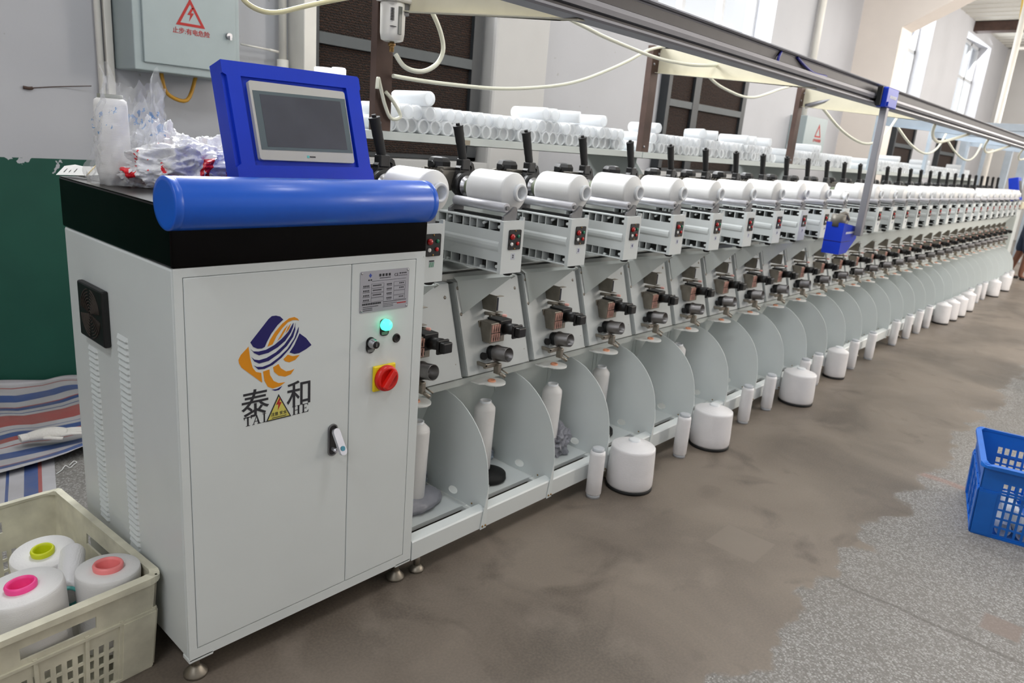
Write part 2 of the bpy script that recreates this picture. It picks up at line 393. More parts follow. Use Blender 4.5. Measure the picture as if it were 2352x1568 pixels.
ORD = 'zeroth first second third fourth fifth sixth seventh eighth ninth tenth eleventh twelfth thirteenth fourteenth fifteenth sixteenth seventeenth eighteenth nineteenth twentieth'.split()
def ordn(n):
    if n <= 20: return ORD[n]
    t = {2: 'twenty', 3: 'thirty', 4: 'forty', 5: 'fifty', 6: 'sixty', 7: 'seventy', 8: 'eighty'}[n//10]
    if n % 10 == 0: return t[:-1]+'ieth'
    return t+'-'+ORD[n % 10]
P_ = .2991; X0 = .3976; XS = .5629; NU = 30; XEND = X0+P_*NU+.22

# ------------------------------------------------------------------ the room
CZ = 3.65
struct(MB().box(-2.6, 17.6, -5.2, 2.3, -.06, 0).build('floor', floorm))
b = MB()
WIN = [(.4, 2.44), (4.54, 6.58), (9.99, 11.93), (13.9, 15.84)]
b.box(-2.6, 17.6, 2, 2.3, 0, 2.15); b.box(-2.6, 17.6, 2, 2.3, 3.45, CZ)
xs = -2.6
for a_, c_ in WIN: b.box(xs, a_, 2, 2.3, 2.15, 3.45); xs = c_
b.box(xs, 17.6, 2, 2.3, 2.15, 3.45)
struct(b.build('wall_back', wallm))
struct(MB().box(17.3, 17.6, -5.2, 2.3, 0, CZ).build('wall_far', plaster))
struct(MB().box(-2.6, 17.6, -5.5, -5.2, 0, CZ).build('wall_front', plaster))
struct(MB().box(-2.9, -2.6, -5.5, 2.3, 0, CZ).build('wall_left', plaster))
b = MB().box(-2.6, 17.6, -5.2, 2.3, CZ, CZ+.1)
for i in range(26): b.box(9.3+i*.32, 9.33+i*.32, -5.2, 2.0, CZ-.012, CZ)
struct(b.build('ceiling', ceilm))
# cross wall with a chamfered opening
poly = [(2, 0), (2, CZ), (-5.2, CZ), (-5.2, 0), (-4.6, 0), (-4.6, 2.7), (-3.7, 3.2), (.62, 3.2), (1.53, 2.7), (1.53, 0)]
struct(MB().prism(poly, 'x', 8.86, 9.26).build('wall_partition', plaster_lit))
for k, (a_, c_) in enumerate(WIN):
    root = bpy.data.objects.new('window_%d' % (k+1), None); C.objects.link(root); root.location = (0, 0, 0); root['kind'] = 'structure'
    f = MB(); z0, z1 = 2.15, 3.45; y0, y1 = 2.19, 2.24; t = .05
    f.box(a_, c_, y0, y1, z0, z0+t); f.box(a_, c_, y0, y1, z1-t, z1); f.box(a_, a_+t, y0, y1, z0, z1); f.box(c_-t, c_, y0, y1, z0, z1)
    for q in (.335, .67): x = a_+(c_-a_)*q; f.box(x-.03, x+.03, y0, y1, z0, z1)
    f.box(a_, c_, y0, y1, 2.82, 2.87)
    struct(f.build('window_frame', winframe, root)); struct(MB().box(a_, c_, 2.212, 2.218, z0, z1).build('pane', glass, root))
struct(MB().box(1.43, 1.495, 1.86, 2, 0, CZ, .004).build('trim_1', pvc))
struct(MB().box(2.68, 3.16, 1.86, 2, 0, CZ, .02).build('trim_2', plaster))
struct(MB().box(1.2, 2.66, 1.84, 2, .88, .985, .004).build('trim_3', plaster))
struct(MB().box(4.3, 6.12, 1.84, 2, .88, .985, .004).build('trim_4', plaster))
struct(MB().box(14.2, 14.45, -5.2, 2, CZ-.16, CZ-.013).build('trim_5', rust))
struct(MB().box(17.0, 17.29, .9, 1.2, 3.3, 3.46).build('trim_6', darkframe))

# evaporative cooling pads set against the wall
def pad(x0, x1, z0, z1, bars, mull, label, yb=1.998):
    r = thing('cooling_pad', ((x0+x1)/2, yb, z0), label, 'cooling pad', 'brown cooling pads along the wall'); o = r.location
    MB().box(x0+.02, x1-.02, yb-.05, yb, z0+.02, z1-.02).build('pad_core', padm, r, o).location = (0, 0, 0)
    f = MB(); y0, y1 = yb-.075, yb-.052
    f.box(x0, x0+.05, y0, yb, z0, z1); f.box(x1-.075, x1, y0, yb, z0, z1); f.box(x0, x1, y0, yb, z1-.05, z1); f.box(x0, x1, y0, yb, z0, z0+.02)
    f.build('pad_frame', darkframe, r, o).location = (0, 0, 0)
    for z in bars: MB().box(x0+.051, x1-.076, y0, y1, z-.026, z+.026).build('cross_bar', barframe, r, o).location = (0, 0, 0)
    for x in mull: MB().box(x-.05, x+.05, y0-.004, y1-.004, z0+.021, z1-.051).build('mullion', darkframe, r, o).location = (0, 0, 0)
pad(1.5, 2.64, .99, 1.95, [1.525], [], 'brown corrugated cooling pad on the wall behind the touch screen')
pad(4.72, 6.11, .99, 1.95, [1.52], [5.18], 'brown corrugated cooling pad on the wall behind the second brown post')
pad(10.9, 11.9, .9, 1.95, [1.5], [], 'narrow brown cooling pad on the far wall beyond the cross wall', 1.998)
pad(13.5, 14.6, .9, 1.95, [1.5], [], 'farthest brown cooling pad on the wall under the last window', 1.998)

# electrical box and pipes on the wall
r = thing('electrical_box', (.86, 1.99, 1.27), 'large grey-green electrical box with red danger triangle above the plastic bags', 'electrical box')
o = Vector(r.location); z1 = 1.95
def ch(mb, name, mats, par, org): q = mb.build(name, mats, par, org); q.location = (0, 0, 0); return q
ch(MB().box(.66, 1.085, 1.8, 1.998, 1.275, z1, .004), 'box_body', ebox, r, o)
dr = ch(MB().box(.692, 1.062, 1.788, 1.8, 1.305, z1-.03, .003), 'door', ebox, r, o)
b = MB()
def tri(mb, pts, y, m=0, th=.001): mb.prism(pts, 'y', y, y-th, m)
cx, cz = .875, 1.498
T = [(cx-.058, cz-.04), (cx+.058, cz-.04), (cx, cz+.062)]; T2 = [(cx-.041, cz-.03), (cx+.041, cz-.03), (cx, cz+.042)]
b.prism(T, 'y', 1.7879, 1.7868, 0, holes=[T2])
b.prism([(cx+.006, cz+.03), (cx-.012, cz+.002), (cx+.0, cz+.002), (cx-.006, cz-.022), (cx+.014, cz+.01), (cx+.003, cz+.01), (cx+.014, cz+.03)], 'y', 1.7879, 1.7868)
add_text(b, '止步:有电危险', .024, front(cx+.002, 1.787, cz-.062), off=.0002)
ch(b, 'danger_sign', inkr, dr, o)
ch(MB().cyl((1.03, 1.788, 1.446), (1.03, 1.775, 1.446), .012).box(1.026, 1.034, 1.765, 1.776, 1.43, 1.446), 'lock', steel, dr, o)
b = MB().tube([(.8, 1.9, 1.277), (.82, 1.9, 1.2), (.9, 1.9, 1.18), (.95, 1.92, 1.277)], .008)
ch(b, 'cable', M_('cable_mixed', (190, 140, 40), .5), r, o)
r = thing('electrical_box', (7.7, 1.99, 1.3), 'small grey electrical box with red triangle behind the third brown post', 'electrical box'); o = Vector(r.location)
ch(MB().box(7.35, 7.95, 1.82, 1.998, 1.26, 1.62, .004), 'box_body', ebox, r, o)
b = MB(); cx, cz = 7.72, 1.47; b.prism([(cx-.09, cz-.05), (cx+.09, cz-.05), (cx, cz+.09)], 'y', 1.8185, 1.8175, holes=[[(cx-.06, cz-.035), (cx+.06, cz-.035), (cx, cz+.055)]])
add_text(b, '止步:有电危险', .036, front(cx, 1.818, cz-.085), off=.001); ch(b, 'danger_sign', inkr, r, o)
for nm, x, rr, lab in (('conduit', .604, .012, 'left white conduit running up the wall beside the electrical box'), ('conduit', .638, .014, 'right white conduit with printed marks beside the electrical box')):
    b = MB().box(x-rr, x+rr, 1.975, 1.998, .0, CZ-.02, .003) if x > .62 else MB().cyl((x, 1.986, 0), (x, 1.986, CZ-.02), rr, n=12)
    tag(b.build(nm, pvc, None, (x, 1.986, 0)), lab, 'conduit')
r = thing('drain_pipe', (1.375, 1.95, 0), 'white pipe with a thicker coupling on the wall left of the cooling pad', 'pipe'); o = Vector(r.location)
ch(MB().cyl((1.375, 1.95, 1.385), (1.375, 1.95, CZ-.02), .0175), 'pipe_run', pvc, r, o); ch(MB().cyl((1.375, 1.95, .985), (1.375, 1.95, 1.40), .026), 'coupling', pvc, r, o)
tag(MB().cyl((7.55, 1.95, 1.622), (7.55, 1.95, CZ-.02), .035).build('cable_pipe', pvc, None, (7.55, 1.95, 1.622)), 'cream pipe running up the wall from the small electrical box', 'pipe')
tag(MB().cyl((11.75, .9, 0), (11.75, .9, CZ-.013), .04).build('ceiling_pipe', pvc, None, (11.75, .9, 0)), 'white vertical pipe standing in the far room from floor to ceiling', 'pipe')
tag(MB().cyl((1.16, 1.93, 1.437), (1.3, 1.93, 1.432), .004, n=8).cyl((1.297, 1.93, 1.432), (1.352, 1.95, 1.431), .006, n=8).build('cable_tie', pvc, None, (1.2, 1.93, 1.43)), 'thin white cable tie sticking out from the wall pipe', 'cable tie')
tag(MB().tube([(.335, 1.996, 1.172), (.352, 1.993, 1.170), (.365, 1.996, 1.172)], .006, n=6).tube([(.36, 1.996, 1.172), (.45, 1.995, 1.186), (.56, 1.97, 1.2)], .0018, n=5).build('wall_cord', rust, None, (.335, 1.99, 1.17)), 'thin brown cord stuck on the white wall left of the conduits', 'cord')
# hanging lamp batten in the far room
r = thing('lamp_batten', (12.4, .9, 2.9), 'white lamp batten hanging on two cords below the far ceiling', 'lamp'); o = Vector(r.location)
ch(MB().box(12.35, 12.45, -1.6, 1.02, 2.93, 2.97, .005), 'batten', pvc, r, o)
ch(MB().tube([(12.4, .8, 2.97), (12.4, .8, CZ-.013)], .012, n=6), 'cord', red, r, o)
ch(MB().tube([(12.4, .98, 2.97), (12.4, 1.03, 3.2), (12.4, 1.08, CZ-.013)], .012, n=6), 'cord', elastic, r, o)

# ------------------------------------------------------------------ control cabinet
W, D, ZB, ZT, ZH = .5804, .5485, .059, .87, .977
cab = thing('control_cabinet', (W/2, D/2, 0), 'white control cabinet with blue touch screen at the near end of the machine', 'control cabinet'); CO = Vector(cab.location)
def cc(mb, name, mats, par=None): q = mb.build(name, mats, par or cab, CO); q.location = (0, 0, 0); return q
b = MB().box(0, W, .004, D, ZB, ZT, .006)
b.prism([(0, ZB), (W, ZB), (W, ZT), (0, ZT)], 'y', 0, .0035, 0, [[(.016, .083), (.554, .083), (.554, .854), (.016, .854)]])
b.box(-.001, .05, 0, .03, ZB-.006, ZB+.004, .002).box(W-.05, W, 0, .03, ZB-.006, ZB+.004, .002)
body = cc(b, 'cabinet_body', white)
cc(MB().box(-.002, W+.002, -.001, D+.001, ZT, ZH, .004), 'black_hood', blackg)
cc(MB().box(-.001, W+.001, .0, D, ZH, ZH+.0012), 'hood_top', M_('worn_black_top', (44, 41, 38), .3, var=.5, vs=9))
cl = cc(MB().lathe([(.038, -.012), (.0445, -.012), (.046, -.0105), (.046, .001), (.0452, .002), (.046, .003), (.046, .552), (.0452, .553), (.046, .554), (.046, .566), (.0445, .5675), (.038, .5675)], (0, -.006, .984), (1, 0, 0), 48), 'blue_cylinder', blueg)
door = cc(MB().box(.0175, .3745, -.0005, .006, .0845, .8525, .0015), 'door', white)
cp = cc(MB().box(.3765, .5525, -.0005, .006, .0845, .8525, .0015), 'control_panel', white)
# touch screen housing (leans back)
al = math.atan2(.065, .216); HM = Matrix.Translation((.173, .09, 1.02)) @ Matrix.Rotation(-al, 4, 'X')
def hp(u, v_, d=0): return HM @ Vector((u, d, v_))
def hbox(mb, u0, u1, v0, v1, d0, d1, bev=0, m=0): return mb.box(u0, u1, d0, d1, v0, v1, bev, m, HM)
def hprism(mb, poly, d0, d1, m=0, holes=()):
    q = MB().prism(poly, 'y', d0, d1, 0, holes); mb.add([HM @ Vector(p) for p in q.v], q.f, False, m)
def rr(x0, x1, y0, y1, r_, n=4):
    P = []
    for cx_, cy_, a in ((x1-r_, y1-r_, 0), (x0+r_, y1-r_, 90), (x0+r_, y0+r_, 180), (x1-r_, y0+r_, 270)):
        for i in range(n+1): t = R(a+90*i/n); P.append((cx_+r_*math.cos(t), cy_+r_*math.sin(t)))
    return P
b = MB(); hh = -.042
# stepped outline: shallow side notches
out = [(0, hh), (.323, hh), (.323, .026), (.3165, .030), (.3165, .198), (.3225, .204), (.3215, .2255), (.317, .2295), (0, .2265), (.0, .2265)][:-1]
hprism(b, [(0, hh), (.323, hh), (.323, .2305), (0, .2265)], .006, .046)
hprism(b, [(0, hh), (.3235, hh), (.3235, .024), (.3175, .030), (.3175, .199), (.3215, .204), (.3215, .2265), (.317, .2305), (.0, .2265), (0, .202), (.008, .198), (.0095, .028), (.0, .022)], 0, .006, 0, [[(.037, .199), (.0386, .026), (.286, .029), (.2835, .202)]])
hb = cc(b, 'touch_screen_housing', blue)
b = MB(); hprism(b, rr(.0492, .2735, .0365, .1915, .005), -.004, .006); bz = cc(b, 'screen_bezel', bezelm, hb)
b = MB(); hprism(b, [(.055, .0565), (.272, .0585), (.2715, .1755), (.0545, .1725)], -.0046, -.004, 1); hprism(b, [(.069, .063), (.259, .065), (.2585, .169), (.0685, .166)], -.005, -.0046, 0)
cc(b, 'touch_screen', [screenm, screenb], bz)
b = MB(); hprism(b, [(.1555, .0435), (.161, .0435), (.161, .0485), (.1555, .0485)], -.0046, -.004, 0)
for k in range(5): u = .1625+k*.0028; hprism(b, [(u, .0445), (u+.0018, .0445), (u+.0018, .0475), (u, .0475)], -.0046, -.004, 1)
cc(b, 'screen_logo', [tealt, ink], bz)
# logo
LOGO = {'A':[(1420,7160),(1810,7580),(1880,7630),(1970,7630),(2060,7600),(2130,7530),(2000,7430),(1860,7270),(1770,7120),(1720,7020),(1660,7000),(1570,7010),(1480,7060)],
'ring':[(1780,7020),(1840,7150),(1950,7300),(2110,7450),(2260,7540),(2380,7550),(2450,7510),(2490,7460),(2430,7480),(2340,7490),(2230,7460),(2100,7350),(1980,7210),(1890,7050)],
's1':[(2000,7110),(2060,7200),(2150,7330),(2230,7400),(2170,7290),(2080,7160)],'s2':[(2180,7240),(2230,7350),(2300,7430),(2260,7320)],
'b1':[(1430,7020),(1480,6970),(1590,6950),(1750,6960),(1930,7030),(2090,7130),(2240,7260),(2340,7410),(2360,7430),(2350,7350),(2300,7240),(2170,7080),(2000,6970),(1800,6890),(1600,6870),(1500,6930)],
'b2':[(1440,6860),(1500,6800),(1600,6770),(1760,6790),(1960,6870),(2150,7000),(2300,7170),(2390,7350),(2400,7420),(2400,7290),(2350,7140),(2210,6970),(2040,6840),(1800,6720),(1600,6700),(1500,6760)],
'b3':[(1490,6680),(1550,6640),(1670,6620),(1830,6650),(2020,6750),(2220,6900),(2380,7100),(2460,7300),(2480,7330),(2470,7230),(2410,7100),(2280,6910),(2090,6740),(1890,6620),(1710,6570),(1580,6580)],
'B':[(2500,7190),(2650,7070),(2780,6900),(2650,6830),(2490,6770),(2380,6770),(2270,6820),(2380,6960)],
'ol':[(1380,7080),(1410,6840),(1460,6640),(1530,6540),(1640,6500),(1660,6290),(1230,6680),(1180,6780),(1170,6850),(1220,6940)],
'o1':[(1680,6520),(1820,6540),(1830,6420),(1910,6280),(2020,6210),(2170,6200),(2050,6140),(1890,6120),(1780,6180),(1710,6320)],
'o2':[(1900,6570),(2020,6620),(2070,6520),(2190,6430),(2300,6430),(2380,6450),(2300,6350),(2170,6320),(2020,6370),(1920,6470)],
'o3':[(2130,6700),(2230,6780),(2340,6730),(2500,6730),(2400,6640),(2260,6610),(2170,6650)],'bb':[(1860,6100),(1980,6090),(2100,6130),(2030,6060),(1940,6060)]}
b = MB()
for k, p in LOGO.items(): b.prism([(x/1e4, z/1e4) for x, z in p], 'y', -.0005, -.0010, 0 if k in ('A', 'b1', 'b2', 'b3', 'B', 'bb') else 1)
cc(b, 'company_logo', [navy, orange], door)
for t_, x in (('泰', .1505), ('和', .2505)): b = MB(); add_text(b, t_, .062, front(x, -.0008, .5845), off=.0004); cc(b, 'company_character', ink, door)
b = MB()
def strokes(mb, x, z, w_, h_, segs):
    for s_ in segs: mb.prism([(x+p[0]*w_, z+p[1]*h_) for p in s_], 'y', -.0005, -.001)
bx = lambda x0, x1, z0, z1: [(x0, z0), (x1, z0), (x1, z1), (x0, z1)]
SER = {'T': [bx(.4, .6, 0, 1), bx(.25, .75, 0, .05), bx(0, 1, .9, 1), [(0, .9), (.08, .68), (.14, .9)], [(.86, .9), (.92, .68), (1, .9)]],
 'A': [[(.08, 0), (.16, 0), (.52, .92), (.48, 1)], [(.66, 0), (.86, 0), (.54, 1), (.44, 1)], bx(.25, .72, .3, .37), bx(0, .26, 0, .05), bx(.56, 1, 0, .05)],
 'I': [bx(.35, .65, 0, 1), bx(.1, .9, 0, .05), bx(.1, .9, .95, 1)],
 'H': [bx(.12, .32, 0, 1), bx(.68, .88, 0, 1), bx(.3, .7, .47, .54), bx(0, .44, 0, .05), bx(0, .44, .95, 1), bx(.56, 1, 0, .05), bx(.56, 1, .95, 1)],
 'E': [bx(.14, .36, 0, 1), bx(0, .95, 0, .06), bx(0, .9, .94, 1), bx(.36, .65, .48, .54), [(.8, .06), (.97, .06), (1, .28)], [(.78, .94), (.92, .94), (.93, .74)], [(.58, .54), (.66, .4), (.66, .64)]]}
for c_, x, w_ in (('T', .1255, .0175), ('A', .1435, .0195), ('I', .1645, .0105), ('H', .2335, .0185), ('E', .2555, .0165)): strokes(b, x, .5435, w_, .0195, SER[c_]); b = (cc(b, 'company_name', ink, door), MB())[1] if c_ in 'IE' else b
b = MB(); b.prism([(.1735, .543), (.2305, .543), (.202, .5975)], 'y', -.0008, -.0012, 0); b.prism([(.1775, .5455), (.2265, .5455), (.202, .592)], 'y', -.0012, -.0014, 1)
b.prism([(.203, .589), (.1955, .5755), (.201, .5755), (.1995, .5625), (.2085, .5795), (.203, .5795), (.2065, .5865)], 'y', -.0014, -.0016, 2)
add_text(b, '注意 安全', .0085, front(.202, -.0015, .5555), 0); b.prism(bx(.186, .219, .5475, .549), 'y', -.0014, -.0016, 0)
cc(b, 'warning_sticker', [ink, M_('sticker_yellow', (206, 196, 96), .5), inkr], door)
# door handle
b = MB(); b.prism(rr(.321, .345, .424, .500, .0118, 6), 'y', -.0005, -.004, 0, [rr(.3235, .3425, .4265, .4975, .0093, 6)]); b.prism(rr(.3235, .3425, .4265, .4975, .0093, 6), 'y', -.0005, -.001, 1)
hd = cc(b, 'handle_recess', [cast, dalu], door)
HR = Matrix.Translation((.333, -.004, .487)) @ Matrix.Rotation(R(-24), 4, 'X') @ Matrix.Rotation(R(-7), 4, 'Y')
b = MB(); q = MB().prism(rr(-.0085, .0085, -.06, .002, .0082, 5), 'y', -.004, -.012); b.add([HR @ Vector(p) for p in q.v], q.f, False, 0)
q = MB().cyl((0, -.0119, -.045), (0, -.0135, -.045), .0055); b.add([HR @ Vector(p) for p in q.v], q.f, False, 1); b.cyl((.333, -.001, .44), (.334, -.018, .441), .0045, m=0)
cc(b, 'swing_handle', [M_('chrome_white', (214, 214, 222), .2, .7), M_('teal_lock', (70, 130, 150), .3, .5)], hd)
# nameplate
b = MB(); b.prism(rr(.397, .5325, .7425, .835, .004), 'y', -.0005, -.0016, 0)
def bars(x0, x1, z, h_, n, m=1, gap=.35):
    w_ = (x1-x0)/n
    for i in range(n): b.prism(bx(x0+i*w_, x0+(i+1-gap)*w_, z, z+h_), 'y', -.0016, -.0019, m)
cz = .824
b.prism([(.4235, cz-.004), (.4275, cz+.001), (.4235, cz+.006), (.4195, cz+.001)], 'y', -.0016, -.0019, 3)
bars(.418, .43, .8135, .003, 2); bars(.4475, .482, .821, .006, 4); bars(.449, .480, .8165, .002, 9)
add_text(b, 'CE', .0095, front(.4955, -.0017, .8215), 1); bars(.5045, .526, .823, .003, 4); bars(.5025, .527, .8185, .0014, 8); b.prism(bx(.428, .524, .8115, .8122), 'y', -.0016, -.0019, 1)
for k in range(4):
    z = .8005-k*.0105
    bars(.4055, .4225, z, .0032, 4); bars(.4045, .4235, z-.0026, .0012, 7); bars(.4695, .4845, z, .0032, 4); bars(.470, .484, z-.0026, .0012, 6)
    for x0, x1 in ((.4265, .4615), (.489, .522)):
        b.prism(bx(x0, x1, z-.004, z+.0055), 'y', -.0016, -.0018, 1, [bx(x0+.0005, x1-.0005, z-.0035, z+.005)])
    if k != 2: bars(.505, .519, z, .0028, 3)
    if k < 3: bars(.431, .455, z, .0026, 7, 1, .25)
bars(.4035, .455, .7595, .0042, 11, 1, .2); bars(.4055, .448, .7545, .0018, 12); bars(.4055, .432, .7505, .0018, 8); bars(.4055, .432, .7465, .0018, 8)
bars(.4605, .527, .7615, .0018, 18); bars(.4605, .5, .7575, .0012, 12); bars(.4605, .49, .754, .0012, 10); bars(.4605, .49, .7505, .0012, 10); bars(.5, .5265, .7545, .0028, 10, 2, .25)
for x in (.4015, .528): 
    for z in (.747, .8305): b.lathe([(.0026, 0), (.0022, .0008), (0, .001)], (x, -.0016, z), (0, -1, 0), 10, 4)
cc(b, 'nameplate', [platem, ink, inkr, M_('plate_logo', (60, 80, 160), .5), steel], cp)
# indicator lamp, key switch, plug, rotary switch
b = MB(); b.prism(rr(.455, .479, .683, .722, .008), 'y', -.0005, -.003, 0); b.prism(bx(.4585, .4755, .6855, .6925), 'y', -.003, -.0034, 1)
il = cc(b, 'indicator_plate', [black, M_('label_grey_green', (96, 120, 106), .5)], cp)
cc(MB().lathe([(.0135, 0), (.0135, .006), (.0118, .007), (.0115, .0125), (.009, .0155), (0, .0165)], (.467, -.003, .7095), (0, -1, 0), 24), 'indicator_lamp', greenlamp, il)
b = MB(); b.prism(rr(.4175, .4415, .6475, .685, .0118, 6), 'y', -.0005, -.003, 0); b.prism(bx(.421, .438, .650, .657), 'y', -.003, -.0034, 1)
ks = cc(b, 'key_switch_plate', [black, M_('label_grey', (120, 122, 122), .5)], cp)
b = MB().lathe([(.0115, 0), (.0115, .009), (.0095, .011), (.0095, .018), (.0085, .019)], (.4295, -.003, .672), (0, -1, 0), 24, 0).lathe([(.0085, 0), (.0085, .002), (.005, .0025)], (.4295, -.0215, .672), (0, -1, 0), 20, 1).box(.4285, .4305, -.0242, -.0236, .668, .676, m=0)
cc(b, 'key_barrel', [steel, black], ks)
cc(MB().lathe([(.0055, -.002), (.006, .001), (.0085, .0035), (.0105, .002), (.011, 0)], (.503, -.0005, .672), (0, -1, 0), 24, cap=False).cyl((.503, 0, .672), (.503, -.0007, .672), .0105), 'plug_hole', black, cp)
rs = cc(MB().box(.437, .4995, -.008, -.0005, .5535, .615, .003), 'switch_base', yellow, cp)
b = MB().lathe([(.031, 0), (.031, .006), (.0285, .012), (.022, .013), (.021, .009), (0, .009)], (.4695, -.008, .5835), (0, -1, 0), 40)
b.box(-.0065, .0065, -.03, -.016, -.025, .025, .003, 0, Matrix.Translation((.4695, 0, .5835)) @ Matrix.Rotation(R(38), 4, 'Y'))
cc(b, 'rotary_switch', red, rs)
# fan grille on the left side
b = MB().box(-.014, 0, .309, .449, .648, .769, .004)
for cy_, cz_ in ((.379, .7085),):
    for k in range(8):
        r0 = .006+k*.0066
        for s0 in (.15, PI/2+.15, PI+.15, 3*PI/2+.15): b.tube([(-.0145, cy_+r0*math.cos(s0+t*(PI/2-.3)/6), cz_+r0*math.sin(s0+t*(PI/2-.3)/6)) for t in range(7)], .0016, n=5, smoothp=False, m=1)
cc(b, 'fan_guard', [black, M_('dusty_black', (52, 44, 38), .8, var=.3)])
for y0, y1, zt, n_ in ((.395, .446, .622, 33), (.221, .273, .69, 36)):
    b = MB(); st = (zt-.2)/n_
    for k in range(n_):
        z = zt-k*st
        b.add([(0, y0, z), (0, y1, z), (0, y1, z-st*.62), (0, y0, z-st*.62), (-.0045, y0+.005, z-st*.6), (-.0045, y1-.005, z-st*.6)], [(0, 1, 5, 4), (4, 5, 2, 3), (0, 4, 3), (1, 2, 5)])
    cc(b, 'louvre_strip', white)
for x in (.024, W-.024):
    for y in (.03, D-.03): cc(MB().cyl((x, y, 0.02), (x, y, ZB), .009, n=14).lathe([(.024, 0), (.024, .006), (.012, .02), (.009, .024)], (x, y, 0), (0, 0, 1), 20), 'levelling_foot', dsteel)
cc(MB().cyl((.577, -.0008, .857), (.577, .001, .857), .0025, n=10).box(.5805, .583, .08, .5, .07, .86), 'side_trim', white)

# ------------------------------------------------------------------ things on the cabinet
ZC = ZH+.0012
def lumpy(rx, ry, rz, seed, amp, sub=4, fr=3.2, flat=-.6):
    from mathutils import noise
    bm = bmesh.new(); bmesh.ops.create_icosphere(bm, subdivisions=sub, radius=1); off = Vector((seed*3.1, seed*1.7, seed))
    for q in bm.verts:
        d = q.co.normalized(); wv = Vector((noise.noise(d*2+off), noise.noise(d*2-off), noise.noise(d*2.5+off*2)))*.25
        n_ = noise.noise(d*fr*.7+off)*.8+(.5-abs(noise.noise(d*fr+wv+off))*1.6)*.75+(.4-abs(noise.noise(d*fr*2.6+wv*2+off)))*.38+(.3-abs(noise.noise(d*fr*5.5+wv*3+off)))*.16
        q.co = d*(1+amp*(n_-.35)); q.co.z = max(q.co.z, flat)
        q.co = Vector((q.co.x*rx, q.co.y*ry, (q.co.z-flat)*rz))
    bm.verts.index_update(); vs = [q.co.copy() for q in bm.verts]; fs = [tuple(q.index for q in f.verts) for f in bm.faces]; bm.free(); return vs, fs
r = thing('yarn_bobbin', (.057, .393, ZC), 'tall white yarn bobbin standing on the black cabinet top under clear film', 'yarn bobbin'); o = Vector(r.location)
q = MB().lathe([(.028, .0), (.03, .018), (.0315, .02), (.0335, .03), (.031, .155), (.0295, .166), (.024, .170)], (0, 0, 0), n=32); q.build('yarn_winding', yarn_f, r)
MB().lathe([(.026, .0), (.0265, .019)], n=28).lathe([(.0235, .169), (.0235, .178), (.02, .178), (.02, .15)], n=28, cap=False).build('tube', M_('grey_green_tube', (130, 132, 122), .5), r)
# clear bag: tall crumpled sheet
from mathutils import noise as mnoise
def bagf(u, v_):
    a = u*2*PI; h_ = v_; r0 = .052*(1-.15*h_)+.012*mnoise.noise(Vector((3*math.cos(a), 3*math.sin(a), h_*4)))+.01*mnoise.noise(Vector((9*math.cos(a), 9*math.sin(a), h_*9)))
    top = .165+.075*max(0, mnoise.noise(Vector((1.8*math.cos(a)+5, 1.8*math.sin(a), 0)))+.35)+.02*mnoise.noise(Vector((8*math.cos(a), 8*math.sin(a), 2)))
    return (.062+.028*h_+1.25*r0*math.cos(a), .355+1.15*r0*math.sin(a), ZC+.004+.02*(u*0)+h_*top)
b = MB().grid(bagf, 72, 34)
tag(b.build('clear_plastic_bag', clear_film, None, (.062, .355, ZC)), 'clear plastic bag with blue print draped over the yarn bobbin', 'plastic bag')
def bagg(u, v_):
    x = .1+.14*u; hgt = .2*(1-abs(u-.22)/.8)**1.6
    return (x+.01*mnoise.noise(Vector((u*5, v_*7, 1))), .43+.02*mnoise.noise(Vector((u*6, v_*5, 4)))-.03*u+.012*mnoise.noise(Vector((u*20, v_*17, 4))), ZC+v_*hgt)
b = MB().grid(bagg, 40, 40)
tag(b.build('clear_plastic_sheet', film('clear_sheet', (225, 226, 228), .16), None, (.15, .42, ZC)), 'upright clear plastic sheet standing beside the yarn bobbin', 'plastic bag')
vs, fs = lumpy(.115, .085, .062, 4, .34, 6, 3.0); b = MB().add([(v_.x+.168, v_.y+.315, v_.z+ZC+.001) for v_ in vs], fs, True)
tag(b.build('printed_plastic_bag', milk_film, None, (.168, .315, ZC)), 'crumpled white plastic bag with red print beside the blue cylinder', 'plastic bag')
vs, fs = lumpy(.058, .05, .078, 9, .36, 6, 3.2); b = MB().add([(v_.x+.16, v_.y+.42, v_.z+ZC+.005) for v_ in vs], fs, True)
tag(b.build('crumpled_plastic_bag', white_film, None, (.16, .42, ZC)), 'crumpled milky plastic bag piled in the middle behind the printed bag', 'plastic bag')
vs, fs = lumpy(.085, .065, .068, 15, .34, 6, 3.0); b = MB().add([(v_.x+.285, v_.y+.38, v_.z+ZC+.001) for v_ in vs], fs, True)
tag(b.build('white_plastic_bag', white_film, None, (.285, .38, ZC)), 'crumpled white plastic bag pressed against the touch screen housing', 'plastic bag')
r = thing('label_bundle', (.026, .475, ZC+.001), 'bundle of white paper labels held by a rubber band on the cabinet corner', 'paper labels', rz=R(-64))
LT = Matrix.Rotation(R(38), 4, 'X')
for k in range(7):
    sp = (k-3)*.05
    b = MB()
    def lf(u, v_): 
        x = -.062+.118*u; return LT @ Vector((x, .002+.030*v_+(x-.012)*sp, .0015*k+.09*abs(x-.012)*(k-3)*.12))
    b.grid(lf, 14, 3); b.add([tuple(Vector(p)-(LT @ Vector((0, 0, .0005)))) for p in b.v], [tuple(reversed(f)) for f in b.f], True)
    if k == 6:
        for j in range(3): b.add([lf(u, q)+LT @ Vector((0, 0, .0004)) for u, q in ((.1+.1*j, .3), (.115+.1*j, .3), (.115+.1*j, .7-.15*(j % 2)), (.1+.1*j, .7-.15*(j % 2)))], [(0, 1, 2, 3)], False, 1)
    b.build('paper_label', [paper, ink], r)
